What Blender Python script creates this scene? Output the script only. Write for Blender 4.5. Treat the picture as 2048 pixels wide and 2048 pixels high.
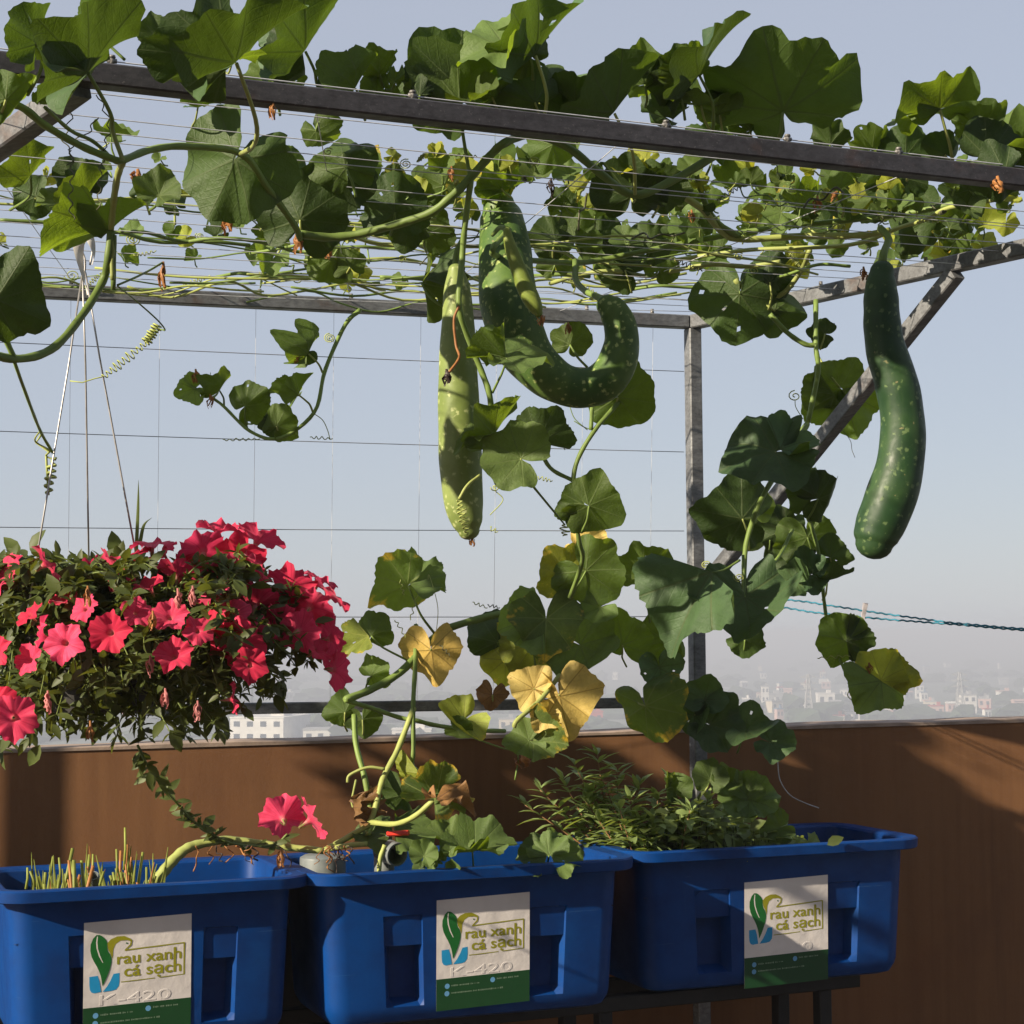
import bpy, math, random
import numpy as np
from mathutils import Vector, Matrix

for _o in list(bpy.data.objects):
    bpy.data.objects.remove(_o, do_unlink=True)
SC = bpy.context.scene
COL = SC.collection
R_ = math.radians

# ------------------------------------------------------------------ camera
FPX = 3700.0                      # focal length in pixels of a 2048 frame
KD = FPX / 2100.0                 # distances below are written for a 2100 px lens
ROLL = math.radians(0.4)
DS = 1.0                          # set while the tubs and what grows in them are placed
TS = 1.115
CAMZ = 1.55
PITCH = math.atan((1270 - 1024) / FPX)
cam_d = bpy.data.cameras.new('camera')
cam_d.sensor_width = 36.0
cam_d.lens = 36.0 * FPX / 2048.0
cam_d.clip_start = 0.05
cam_d.clip_end = 20000
cam = bpy.data.objects.new('camera', cam_d)
cam.location = (0, 0, CAMZ)
cam.rotation_euler = (Matrix.Rotation(math.pi / 2 + PITCH, 3, 'X') @ Matrix.Rotation(-ROLL, 3, 'Z')).to_euler()
COL.objects.link(cam)
SC.camera = cam

# ------------------------------------------------------------------ sky, sun, exposure
SUN_AZ = R_(235.7)                  # measured from +Y towards +X
SUN_EL = R_(25)
world = bpy.data.worlds.new('World')
SC.world = world
world.use_nodes = True
_nt = world.node_tree
_nt.nodes.clear()
_sky = _nt.nodes.new('ShaderNodeTexSky')
_sky.sky_type = 'NISHITA'
_sky.sun_disc = False
_sky.sun_elevation = SUN_EL
_sky.sun_rotation = SUN_AZ
_sky.altitude = 50
_sky.air_density = 1.0
_sky.dust_density = 0.6
_sky.ozone_density = 1.0
_bg = _nt.nodes.new('ShaderNodeBackground')
_bg.inputs['Strength'].default_value = 0.0514
_veil = _nt.nodes.new('ShaderNodeMix')          # even veil of haze over the whole sky
_veil.data_type = 'RGBA'
_veil.inputs[0].default_value = 0.72
_veil.inputs[7].default_value = (5.35, 5.7, 6.7, 1)
_wo = _nt.nodes.new('ShaderNodeOutputWorld')
_nt.links.new(_sky.outputs[0], _veil.inputs[6])
_nt.links.new(_veil.outputs[2], _bg.inputs[0])
_nt.links.new(_bg.outputs[0], _wo.inputs[0])

TOSUN = Vector((math.sin(SUN_AZ) * math.cos(SUN_EL), math.cos(SUN_AZ) * math.cos(SUN_EL), math.sin(SUN_EL)))
sun_d = bpy.data.lights.new('sun', 'SUN')
sun_d.energy = 5.0
sun_d.angle = R_(0.6)
sun_d.color = (1.0, 0.87, 0.68)
sun = bpy.data.objects.new('sun', sun_d)
sun.rotation_euler = TOSUN.to_track_quat('Z', 'Y').to_euler()
sun.location = (-8, -5, 12)
COL.objects.link(sun)

SC.view_settings.view_transform = 'Standard'
SC.view_settings.look = 'None'
SC.view_settings.exposure = 1.0
SC.view_settings.gamma = 1.0
SC.view_settings.use_curve_mapping = False
SC.cycles.max_bounces = 5
SC.cycles.diffuse_bounces = 3
SC.cycles.transparent_max_bounces = 8
SC.cycles.volume_bounces = 0
try:
    SC.cycles.use_denoising = True
except Exception:
    pass

# ------------------------------------------------------------------ geometry helpers
_CP, _SP = math.cos(PITCH), math.sin(PITCH)
_cu = Vector((0, -_SP, _CP)); CF = Vector((0, _CP, _SP))
CR = Vector((1, 0, 0)) * math.cos(ROLL) - _cu * math.sin(ROLL)
CU = _cu * math.cos(ROLL) + Vector((1, 0, 0)) * math.sin(ROLL)
CAMP = Vector((0, 0, CAMZ))

def ray(x, y):
    return CR * ((x - 1024) / FPX) + CU * ((1024 - y) / FPX) + CF

def P(x, y, D):
    """the point seen at photo position x, y that lies D * KD metres out from the camera"""
    d = ray(x, y)
    return CAMP + d * (D * KD * DS / d.y)

def PR(x, y, D):
    d = ray(x, y)
    return CAMP + d * (D / d.y)

def DK(p):
    return p.y / KD

def PZ(x, y, z):
    d = ray(x, y)
    return CAMP + d * ((z - CAMZ) / d.z)

def camdir(n):
    v = CR * n[0] + CU * n[1] - CF * n[2]
    return v.normalized()

def px2m(px, D):
    return px * D * DS / 2100.0

def link(o):
    COL.objects.link(o)
    return o

def tag(o, label=None, cat=None, group=None, kind=None):
    if label: o['label'] = label
    if cat: o['category'] = cat
    if group: o['group'] = group
    if kind: o['kind'] = kind
    return o

def empty(name, loc, label, cat, group=None, rz=0.0):
    o = bpy.data.objects.new(name, None)
    o.empty_display_size = 0.05
    o.location = loc
    o.rotation_euler = (0, 0, rz)
    link(o)
    return tag(o, label, cat, group)

class MB:
    """collects vertices and faces for one mesh"""
    def __init__(s):
        s.v = []; s.f = []; s.mi = []; s.cur = 0
    def add(s, verts, faces):
        b = len(s.v)
        s.v.extend([tuple(p) for p in verts])
        s.f.extend([tuple(i + b for i in f) for f in faces])
        s.mi.extend([s.cur] * len(faces))
    def box(s, c, size, rot=None):
        hx, hy, hz = size[0] / 2, size[1] / 2, size[2] / 2
        pts = [Vector((x, y, z)) for x in (-hx, hx) for y in (-hy, hy) for z in (-hz, hz)]
        if rot is not None:
            pts = [rot @ p for p in pts]
        c = Vector(c)
        s.add([c + p for p in pts], [(0, 1, 3, 2), (4, 6, 7, 5), (0, 4, 5, 1), (2, 3, 7, 6), (0, 2, 6, 4), (1, 5, 7, 3)])
    def bar(s, p0, p1, w, h=None, up=(0, 0, 1), cham=0.08):
        h = h or w
        p0 = Vector(p0); p1 = Vector(p1)
        t = (p1 - p0).normalized()
        u = Vector(up)
        sd = t.cross(u)
        if sd.length < 1e-4:
            sd = t.cross(Vector((1, 0, 0)))
        sd.normalize()
        u = sd.cross(t).normalized()
        c = cham * min(w, h)
        a, b = w / 2, h / 2
        sec = [(-a + c, -b), (a - c, -b), (a, -b + c), (a, b - c), (a - c, b), (-a + c, b), (-a, b - c), (-a, -b + c)]
        v = [p0 + sd * x + u * y for x, y in sec] + [p1 + sd * x + u * y for x, y in sec]
        f = [(i, (i + 1) % 8, 8 + (i + 1) % 8, 8 + i) for i in range(8)]
        f += [tuple(range(7, -1, -1)), tuple(range(8, 16))]
        s.add(v, f)
    def tube(s, pts, rad, seg=6, cap=True, ridge=0.0):
        pts = [Vector(p) for p in pts]
        n = len(pts)
        if not hasattr(rad, '__len__'):
            rad = [rad] * n
        t0 = (pts[1] - pts[0]).normalized()
        a = Vector((0, 0, 1)) if abs(t0.z) < 0.9 else Vector((1, 0, 0))
        u = t0.cross(a).normalized()
        v = []
        for i in range(n):
            t = (pts[min(i + 1, n - 1)] - pts[max(i - 1, 0)])
            if t.length < 1e-9:
                t = t0
            t = t.normalized()
            u = u - t * u.dot(t)
            if u.length < 1e-6:
                u = t.orthogonal()
            u.normalize()
            w = t.cross(u)
            for k in range(seg):
                an = 2 * math.pi * k / seg
                v.append(pts[i] + (u * math.cos(an) + w * math.sin(an)) * rad[i] * (1 + (ridge if k % 2 else -ridge)))
        f = []
        for i in range(n - 1):
            for k in range(seg):
                k2 = (k + 1) % seg
                f.append((i * seg + k, i * seg + k2, (i + 1) * seg + k2, (i + 1) * seg + k))
        if cap:
            f.append(tuple(range(seg - 1, -1, -1)))
            f.append(tuple((n - 1) * seg + k for k in range(seg)))
        s.add(v, f)
    def build(s, name, mat, parent=None, smooth=True, sharp=None, origin=None, label=None):
        me = bpy.data.meshes.new(name)
        o0 = Vector(origin) if origin is not None else (parent.matrix_basis.translation if parent is not None else Vector((0, 0, 0)))
        if parent is not None and origin is None and parent.parent is not None:
            o0 = Vector((0, 0, 0))
            q = parent
            while q is not None:
                o0 = o0 + q.matrix_basis.translation
                q = q.parent
        me.from_pydata([(p[0] - o0[0], p[1] - o0[1], p[2] - o0[2]) for p in s.v], [], s.f)
        mats = mat if isinstance(mat, (list, tuple)) else [mat]
        for m in mats:
            me.materials.append(m)
        if len(mats) > 1:
            me.polygons.foreach_set('material_index', s.mi)
        if smooth:
            me.polygons.foreach_set('use_smooth', [True] * len(me.polygons))
            if sharp is not None:
                me.set_sharp_from_angle(angle=R_(sharp))
        me.update()
        o = bpy.data.objects.new(name, me)
        if parent is not None:
            o.parent = parent
        elif origin is not None:
            o.location = o0
        link(o)
        if label: o['label'] = label
        return o

def catmull(pts, n=6):
    """smooth a list of equal-length tuples"""
    a = np.array([tuple(p) for p in pts], float)
    if len(a) < 3:
        t = np.linspace(0, 1, n + 1)[:, None]
        return a[0] * (1 - t) + a[-1] * t
    e = np.vstack([2 * a[0] - a[1], a, 2 * a[-1] - a[-2]])
    out = []
    for i in range(len(a) - 1):
        p0, p1, p2, p3 = e[i], e[i + 1], e[i + 2], e[i + 3]
        for k in range(n):
            t = k / n
            out.append(0.5 * ((2 * p1) + (-p0 + p2) * t + (2 * p0 - 5 * p1 + 4 * p2 - p3) * t * t + (-p0 + 3 * p1 - 3 * p2 + p3) * t ** 3))
    out.append(a[-1])
    return np.array(out)

# ------------------------------------------------------------------ material helpers
def mat_new(name):
    m = bpy.data.materials.new(name)
    m.use_nodes = True
    nt = m.node_tree
    nt.nodes.clear()
    return m, nt

class NT:
    def __init__(s, nt):
        s.nt = nt
    def n(s, t, **kw):
        nd = s.nt.nodes.new(t)
        for k, v in kw.items():
            if k.startswith('i_'):
                nd.inputs[k[2:].replace('_', ' ')].default_value = v
            else:
                setattr(nd, k, v)
        return nd
    def l(s, a, b):
        s.nt.links.new(a, b)
    def m(s, op, a, b=None, c=None):
        nd = s.nt.nodes.new('ShaderNodeMath'); nd.operation = op
        for i, v in enumerate((a, b, c)):
            if v is None: continue
            if isinstance(v, (int, float)): nd.inputs[i].default_value = v
            else: s.l(v, nd.inputs[i])
        return nd.outputs[0]
    def mix(s, f, a, b, mode='MIX'):
        nd = s.nt.nodes.new('ShaderNodeMix'); nd.data_type = 'RGBA'; nd.blend_type = mode
        for i, v in ((0, f), (6, a), (7, b)):
            if isinstance(v, (int, float)): nd.inputs[i].default_value = v
            elif isinstance(v, tuple): nd.inputs[i].default_value = (*v, 1) if len(v) == 3 else v
            else: s.l(v, nd.inputs[i])
        return nd.outputs[2]
    def ramp(s, f, stops):
        nd = s.nt.nodes.new('ShaderNodeMapRange'); nd.interpolation_type = 'SMOOTHSTEP'
        nd.inputs[1].default_value = stops[0]; nd.inputs[2].default_value = stops[1]
        nd.inputs[3].default_value = stops[2]; nd.inputs[4].default_value = stops[3]
        s.l(f, nd.inputs[0])
        return nd.outputs[0]
    def noise(s, vec, scale, detail=3, rough=0.5, dist=0.0):
        nd = s.nt.nodes.new('ShaderNodeTexNoise')
        nd.inputs['Scale'].default_value = scale; nd.inputs['Detail'].default_value = detail
        nd.inputs['Roughness'].default_value = rough; nd.inputs['Distortion'].default_value = dist
        if vec is not None: s.l(vec, nd.inputs['Vector'])
        return nd.outputs[0]

def simple_mat(name, col, rough=0.6, metal=0.0, var=0.25, scale=30, bump=0.0, bscale=80, spec=0.4, col2=None, stretch=None, coords='Object'):
    m, nt = mat_new(name)
    t = NT(nt)
    tc = t.n('ShaderNodeTexCoord')
    vec = tc.outputs[coords]
    if stretch:
        mp = t.n('ShaderNodeMapping'); mp.inputs['Scale'].default_value = stretch
        t.l(vec, mp.inputs[0]); vec = mp.outputs[0]
    f = t.ramp(t.noise(vec, scale, 4, 0.6), (0.3, 0.7, 0, 1))
    c2 = col2 or tuple(c * (1 - var) for c in col)
    b = t.n('ShaderNodeBsdfPrincipled')
    t.l(t.mix(f, col, c2), b.inputs['Base Color'])
    b.inputs['Roughness'].default_value = rough
    b.inputs['Metallic'].default_value = metal
    b.inputs['Specular IOR Level'].default_value = spec
    if bump:
        bp = t.n('ShaderNodeBump'); bp.inputs['Strength'].default_value = bump; bp.inputs['Distance'].default_value = 0.004
        t.l(t.noise(vec, bscale, 4), bp.inputs['Height']); t.l(bp.outputs[0], b.inputs['Normal'])
    o = t.n('ShaderNodeOutputMaterial'); t.l(b.outputs[0], o.inputs[0])
    return m

def leaf_mat(name, up, under, trans, vein, mix_t=0.42, patch=None, patch_amt=0.0, rough=0.55, gloss=0.3):
    """leaf: distinct upper and lower sides, radiating veins from UV, light passing through"""
    m, nt = mat_new(name)
    t = NT(nt)
    uv = t.n('ShaderNodeUVMap')
    sp = t.n('ShaderNodeSeparateXYZ'); t.l(uv.outputs[0], sp.inputs[0])
    x, y = sp.outputs[0], sp.outputs[1]
    r = t.m('SQRT', t.m('ADD', t.m('MULTIPLY', x, x), t.m('MULTIPLY', y, y)))
    th = t.m('ARCTAN2', x, y)
    pp = t.m('PINGPONG', th, R_(21))
    d = t.m('MULTIPLY', r, t.m('SINE', pp))
    wid = t.m('MULTIPLY_ADD', r, -0.016, 0.026)
    v1 = t.m('SUBTRACT', 1.0, t.m('DIVIDE', d, wid)); v1 = t.m('MAXIMUM', v1, 0.0)
    v1 = t.m('MINIMUM', t.m('MULTIPLY', v1, 2.0), 1.0)
    al = t.m('SUBTRACT', t.m('MULTIPLY', r, t.m('COSINE', pp)), t.m('MULTIPLY', d, 0.9))
    sec = t.m('PINGPONG', t.m('MULTIPLY', al, 7.0), 0.5)
    v2 = t.m('MAXIMUM', t.m('SUBTRACT', 1.0, t.m('DIVIDE', sec, 0.09)), 0.0)
    v2 = t.m('MULTIPLY', v2, 0.16)
    vv = t.m('MAXIMUM', v1, v2)
    oi = t.n('ShaderNodeObjectInfo')
    tc = t.n('ShaderNodeTexCoord')
    mp = t.n('ShaderNodeVectorMath'); mp.operation = 'ADD'
    t.l(tc.outputs['Object'], mp.inputs[0])
    cb = t.n('ShaderNodeCombineXYZ')
    t.l(t.m('MULTIPLY', oi.outputs['Random'], 37.0), cb.inputs[0]); t.l(t.m('MULTIPLY', oi.outputs['Random'], 71.0), cb.inputs[1])
    t.l(cb.outputs[0], mp.inputs[1])
    n1 = t.noise(mp.outputs[0], 3.0, 4, 0.6)
    n2 = t.noise(mp.outputs[0], 16.0, 3, 0.6)
    geo = t.n('ShaderNodeNewGeometry')
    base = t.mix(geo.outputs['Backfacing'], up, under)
    fac = t.m('MULTIPLY_ADD', n1, 0.7, t.m('MULTIPLY_ADD', oi.outputs['Random'], 0.60, 0.36))
    fac = t.m('MULTIPLY_ADD', n2, 0.25, t.m('SUBTRACT', fac, 0.12))
    gm = t.n('ShaderNodeCombineXYZ')
    for i in range(3): t.l(fac, gm.inputs[i])
    rnd2 = t.m('FRACT', t.m('MULTIPLY', oi.outputs['Random'], 13.7))
    base = t.mix(t.m('MULTIPLY', rnd2, 0.30), base, tuple(min(1, q * w) for q, w in zip(under, (2.1, 1.55, 0.8))))
    base = t.mix(1.0, base, gm.outputs[0], 'MULTIPLY')
    tr = t.mix(1.0, trans, gm.outputs[0], 'MULTIPLY')
    if patch:
        edge = t.m('MULTIPLY_ADD', r, 0.5, t.m('MULTIPLY', n1, 1.0))
        pf = t.ramp(edge, (1.02 - patch_amt, 1.2 - patch_amt, 0, 1))
        base = t.mix(pf, base, patch)
        tr = t.mix(pf, tr, tuple(min(1, c * 1.6) for c in patch))
    base = t.mix(t.m('MULTIPLY', vv, 0.75), base, vein)
    tr = t.mix(t.m('MULTIPLY', vv, 0.6), tr, tuple(c * 0.45 for c in trans))
    b = t.n('ShaderNodeBsdfPrincipled')
    t.l(base, b.inputs['Base Color'])
    b.inputs['Roughness'].default_value = rough
    b.inputs['Specular IOR Level'].default_value = gloss
    ht = t.m('ADD', t.m('MULTIPLY', vv, -1.0), t.m('MULTIPLY', n2, 0.6))
    bp = t.n('ShaderNodeBump'); bp.inputs['Strength'].default_value = 0.28; bp.inputs['Distance'].default_value = 0.012
    t.l(ht, bp.inputs['Height']); t.l(bp.outputs[0], b.inputs['Normal'])
    tb = t.n('ShaderNodeBsdfTranslucent'); t.l(tr, tb.inputs[0]); t.l(bp.outputs[0], tb.inputs['Normal'])
    mx = t.n('ShaderNodeMixShader'); mx.inputs[0].default_value = mix_t
    t.l(b.outputs[0], mx.inputs[1]); t.l(tb.outputs[0], mx.inputs[2])
    o = t.n('ShaderNodeOutputMaterial'); t.l(mx.outputs[0], o.inputs[0])
    return m

def thin_mat(name, col, trans, mix_t=0.35, rough=0.5, var=0.35, scale=40):
    """plain small leaf, stem or petal that lets light through"""
    m, nt = mat_new(name)
    t = NT(nt)
    tc = t.n('ShaderNodeTexCoord'); oi = t.n('ShaderNodeObjectInfo')
    n1 = t.noise(tc.outputs['Object'], scale, 3, 0.6)
    fac = t.m('MULTIPLY_ADD', n1, var * 2, t.m('MULTIPLY_ADD', oi.outputs['Random'], var, 1 - var * 1.5))
    gm = t.n('ShaderNodeCombineXYZ')
    for i in range(3): t.l(fac, gm.inputs[i])
    b = t.n('ShaderNodeBsdfPrincipled')
    t.l(t.mix(1.0, col, gm.outputs[0], 'MULTIPLY'), b.inputs['Base Color'])
    b.inputs['Roughness'].default_value = rough
    b.inputs['Specular IOR Level'].default_value = 0.3
    tb = t.n('ShaderNodeBsdfTranslucent'); t.l(t.mix(1.0, trans, gm.outputs[0], 'MULTIPLY'), tb.inputs[0])
    mx = t.n('ShaderNodeMixShader'); mx.inputs[0].default_value = mix_t
    t.l(b.outputs[0], mx.inputs[1]); t.l(tb.outputs[0], mx.inputs[2])
    o = t.n('ShaderNodeOutputMaterial'); t.l(mx.outputs[0], o.inputs[0])
    return m

# ------------------------------------------------------------------ materials
def metal_mat(name='weathered_steel', c1=(0.135, 0.132, 0.132), c2=(0.075, 0.072, 0.074)):
    m, nt = mat_new(name)
    t = NT(nt)
    tc = t.n('ShaderNodeTexCoord'); geo = t.n('ShaderNodeNewGeometry')
    n1 = t.noise(geo.outputs['Position'], 14, 5, 0.65)
    n2 = t.noise(geo.outputs['Position'], 5, 4, 0.7)
    c = t.mix(t.ramp(n1, (0.3, 0.7, 0, 1)), c1, c2)
    c = t.mix(t.ramp(n2, (0.56, 0.72, 0, 0.75)), c, (0.085, 0.045, 0.03))
    n3 = t.noise(geo.outputs['Position'], 160, 3, 0.7)
    mp = t.n('ShaderNodeMapping'); mp.inputs['Rotation'].default_value = (0, 0, R_(-21)); mp.inputs['Scale'].default_value = (5, 130, 130)
    t.l(geo.outputs['Position'], mp.inputs[0]); n4 = t.noise(mp.outputs[0], 1.0, 5, 0.7)
    c = t.mix(t.ramp(n4, (0.35, 0.75, 0, 0.7)), c, tuple(q * 0.42 for q in c2))
    c = t.mix(t.ramp(n3, (0.6, 0.75, 0, 0.4)), c, (0.26, 0.25, 0.24))
    b = t.n('ShaderNodeBsdfPrincipled'); t.l(c, b.inputs['Base Color'])
    b.inputs['Metallic'].default_value = 0.25
    t.l(t.ramp(n1, (0.2, 0.8, 0.42, 0.7)), b.inputs['Roughness'])
    bp = t.n('ShaderNodeBump'); bp.inputs['Strength'].default_value = 0.15; bp.inputs['Distance'].default_value = 0.003
    t.l(n3, bp.inputs['Height']); t.l(bp.outputs[0], b.inputs['Normal'])
    o = t.n('ShaderNodeOutputMaterial'); t.l(b.outputs[0], o.inputs[0])
    return m

def wall_mat():
    m, nt = mat_new('brown_wall_paint')
    t = NT(nt)
    tc = t.n('ShaderNodeTexCoord')
    mp = t.n('ShaderNodeMapping'); mp.inputs['Scale'].default_value = (22, 22, 1.1)
    t.l(tc.outputs['Object'], mp.inputs[0])
    n1 = t.noise(mp.outputs[0], 1.0, 5, 0.65)
    n2 = t.noise(tc.outputs['Object'], 3.0, 5, 0.6)
    n3 = t.noise(tc.outputs['Object'], 90, 4, 0.7)
    c = t.mix(t.ramp(n1, (0.35, 0.75, 0, 1)), (0.180, 0.087, 0.038), (0.148, 0.070, 0.031))
    c = t.mix(t.ramp(n2, (0.4, 0.75, 0, 0.5)), c, (0.185, 0.082, 0.036))
    c = t.mix(t.ramp(n3, (0.62, 0.75, 0, 0.4)), c, (0.095, 0.04, 0.018))
    n6 = t.noise(tc.outputs['Object'], 1.3, 6, 0.7); c = t.mix(t.ramp(n6, (0.48, 0.70, 0, 0.45)), c, (0.115, 0.052, 0.026))
    mp3 = t.n('ShaderNodeMapping'); mp3.inputs['Scale'].default_value = (9, 9, 0.5); t.l(tc.outputs['Object'], mp3.inputs[0])
    c = t.mix(t.ramp(t.noise(mp3.outputs[0], 1.0, 4, 0.75), (0.60, 0.76, 0, 0.25)), c, (0.085, 0.042, 0.023))
    b = t.n('ShaderNodeBsdfPrincipled'); t.l(c, b.inputs['Base Color'])
    b.inputs['Roughness'].default_value = 0.8
    b.inputs['Specular IOR Level'].default_value = 0.2
    bp = t.n('ShaderNodeBump'); bp.inputs['Strength'].default_value = 0.12; bp.inputs['Distance'].default_value = 0.004
    t.l(n3, bp.inputs['Height']); t.l(bp.outputs[0], b.inputs['Normal'])
    o = t.n('ShaderNodeOutputMaterial'); t.l(b.outputs[0], o.inputs[0])
    return m

def plastic_mat():
    m, nt = mat_new('blue_plastic')
    t = NT(nt)
    tc = t.n('ShaderNodeTexCoord')
    n1 = t.noise(tc.outputs['Object'], 9, 5, 0.65)
    n2 = t.noise(tc.outputs['Object'], 120, 3, 0.7)
    mp = t.n('ShaderNodeMapping'); mp.inputs['Scale'].default_value = (30, 30, 3)
    t.l(tc.outputs['Object'], mp.inputs[0])
    n3 = t.noise(mp.outputs[0], 1, 4, 0.7)
    c = t.mix(t.ramp(n1, (0.3, 0.75, 0, 1)), (0.0007, 0.040, 0.185), (0.0007, 0.025, 0.125))
    c = t.mix(t.ramp(n3, (0.62, 0.8, 0, 0.35)), c, (0.012, 0.06, 0.20))
    c = t.mix(t.ramp(n2, (0.7, 0.8, 0, 0.35)), c, (0.05, 0.10, 0.21))
    n5 = t.noise(tc.outputs['Object'], 3.5, 6, 0.75); c = t.mix(t.ramp(n5, (0.52, 0.72, 0, 0.55)), c, (0.003, 0.048, 0.19))
    mp2 = t.n('ShaderNodeMapping'); mp2.inputs['Scale'].default_value = (4, 4, 90); mp2.inputs['Rotation'].default_value = (0.3, 0.5, 0.2); t.l(tc.outputs['Object'], mp2.inputs[0])
    c = t.mix(t.ramp(t.noise(mp2.outputs[0], 1.0, 3, 0.8), (0.68, 0.74, 0, 0.35)), c, (0.06, 0.13, 0.25))
    c = t.mix(t.ramp(t.noise(tc.outputs['Object'], 26, 5, 0.8), (0.66, 0.78, 0, 0.4)), c, (0.10, 0.10, 0.11))
    b = t.n('ShaderNodeBsdfPrincipled'); t.l(c, b.inputs['Base Color'])
    t.l(t.ramp(n1, (0.2, 0.8, 0.40, 0.58)), b.inputs['Roughness'])
    b.inputs['Specular IOR Level'].default_value = 0.22
    bp = t.n('ShaderNodeBump'); bp.inputs['Strength'].default_value = 0.06; bp.inputs['Distance'].default_value = 0.003
    t.l(n1, bp.inputs['Height']); t.l(bp.outputs[0], b.inputs['Normal'])
    o = t.n('ShaderNodeOutputMaterial'); t.l(b.outputs[0], o.inputs[0])
    return m

def gourd_mat(name, dark, light, spot, spot_lo, amt=0.6):
    m, nt = mat_new(name)
    t = NT(nt)
    tc = t.n('ShaderNodeTexCoord'); v = tc.outputs['Object']
    n1 = t.noise(v, 9, 4, 0.6)
    n2 = t.noise(v, 34, 4, 0.65, 0.6)
    n3 = t.noise(v, 110, 3, 0.6)
    vo = t.n('ShaderNodeTexVoronoi'); vo.inputs['Scale'].default_value = 58; t.l(v, vo.inputs['Vector'])
    dd = t.m('ADD', vo.outputs['Distance'], t.m('MULTIPLY', t.m('SUBTRACT', n3, 0.5), 1.1))
    s1 = t.ramp(dd, (0.12, 0.34, 1, 0))
    keep = t.ramp(n2, (0.40, 0.52, 0, 1))
    spots = t.m('MULTIPLY', s1, keep)
    big = t.ramp(n2, (spot_lo, spot_lo + 0.1, 0, 0.8))
    c = t.mix(t.ramp(n1, (0.35, 0.68, 0, 1)), dark, light)
    mp = t.n('ShaderNodeMapping'); mp.inputs['Scale'].default_value = (70, 70, 5); t.l(v, mp.inputs[0])
    c = t.mix(t.ramp(t.noise(mp.outputs[0], 1.0, 3, 0.6), (0.5, 0.75, 0, 0.45)), c, light)
    c = t.mix(t.ramp(t.noise(v, 22, 5, 0.75), (0.62, 0.72, 0, 0.5)), c, tuple(0.5 * (p + q) for p, q in zip(light, spot)))
    sc_ = t.ramp(t.noise(v, 55, 2, 0.5), (0.70, 0.74, 0, 0.6)); c = t.mix(sc_, c, (0.22, 0.19, 0.09))
    c = t.mix(t.m('MAXIMUM', t.m('MULTIPLY', spots, amt), big), c, spot)
    b = t.n('ShaderNodeBsdfPrincipled'); t.l(c, b.inputs['Base Color'])
    b.inputs['Specular IOR Level'].default_value = 0.3
    t.l(t.ramp(n2, (0.3, 0.7, 0.42, 0.62)), b.inputs['Roughness'])
    b.inputs['Subsurface Weight'].default_value = 0.06
    b.inputs['Subsurface Radius'].default_value = (0.01, 0.012, 0.004)
    bp = t.n('ShaderNodeBump'); bp.inputs['Strength'].default_value = 0.12; bp.inputs['Distance'].default_value = 0.004
    t.l(n2, bp.inputs['Height']); t.l(bp.outputs[0], b.inputs['Normal'])
    o = t.n('ShaderNodeOutputMaterial'); t.l(b.outputs[0], o.inputs[0])
    return m

M = {}
M['steel_old'] = metal_mat('weathered_steel', (0.070, 0.067, 0.072), (0.038, 0.036, 0.041))
M['steel'] = metal_mat('galvanised_steel', (0.20, 0.206, 0.215), (0.11, 0.113, 0.12))
M['wall'] = wall_mat()
M['cap'] = simple_mat('parapet_cap_paint', (0.32, 0.24, 0.19), 0.8, var=0.35, scale=14, bump=0.2)
M['blue'] = plastic_mat()
M['soil'] = simple_mat('dark_soil', (0.05, 0.035, 0.024), 0.95, var=0.6, scale=60, bump=0.9, bscale=120)
M['floor'] = simple_mat('terrace_tile', (0.10, 0.075, 0.06), 0.8, var=0.4, scale=5, bump=0.1)
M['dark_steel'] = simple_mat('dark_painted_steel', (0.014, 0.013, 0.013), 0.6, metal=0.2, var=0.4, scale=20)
M['wire'] = simple_mat('steel_wire', (0.55, 0.56, 0.58), 0.4, metal=0.1, var=0.3, scale=40)
M['clip'] = simple_mat('wire_clip_zinc', (0.22, 0.21, 0.2), 0.5, metal=0.4, var=0.4, scale=200)
M['string'] = simple_mat('grey_string', (0.16, 0.16, 0.17), 0.8, var=0.3, scale=60)
M['nylon'] = simple_mat('clear_nylon', (0.55, 0.55, 0.55), 0.4, var=0.2, scale=60)
M['hanger'] = simple_mat('hanger_wire_coating', (0.42, 0.40, 0.39), 0.4, metal=0.5, var=0.3, scale=30)
M['white_strip'] = simple_mat('white_plastic_strip', (0.62, 0.60, 0.56), 0.6, var=0.3, scale=25)
M['pot'] = simple_mat('dark_pot_plastic', (0.03, 0.028, 0.026), 0.6, var=0.3)
M['teal'] = simple_mat('teal_nylon_cord', (0.02, 0.20, 0.30), 0.6, var=0.4, scale=200)
M['peg'] = simple_mat('pale_peg_plastic', (0.45, 0.42, 0.44), 0.5, var=0.2)
M['pvc'] = simple_mat('grey_pvc', (0.17, 0.19, 0.19), 0.45, var=0.25, scale=25)
M['pvc_dark'] = simple_mat('pipe_inside', (0.05, 0.05, 0.05), 0.8)
M['red'] = simple_mat('red_plastic', (0.62, 0.035, 0.02), 0.4, var=0.2)
M['paper'] = simple_mat('sticker_paper', (0.68, 0.64, 0.62), 0.55, var=0.14, scale=9, bump=0.5, bscale=22)
M['p_green'] = simple_mat('print_dark_green', (0.008, 0.12, 0.02), 0.5, var=0.15)
M['p_band'] = simple_mat('print_band_green', (0.006, 0.052, 0.014), 0.5, var=0.1)
M['p_olive'] = simple_mat('print_olive', (0.27, 0.26, 0.012), 0.5, var=0.12)
M['p_blue'] = simple_mat('print_sky_blue', (0.012, 0.27, 0.55), 0.5, var=0.1)
M['p_icon'] = simple_mat('print_icon_blue', (0.12, 0.32, 0.55), 0.5, var=0.1)
M['p_small'] = simple_mat('print_pale_green', (0.16, 0.24, 0.16), 0.5, var=0.3, scale=300)

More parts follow.
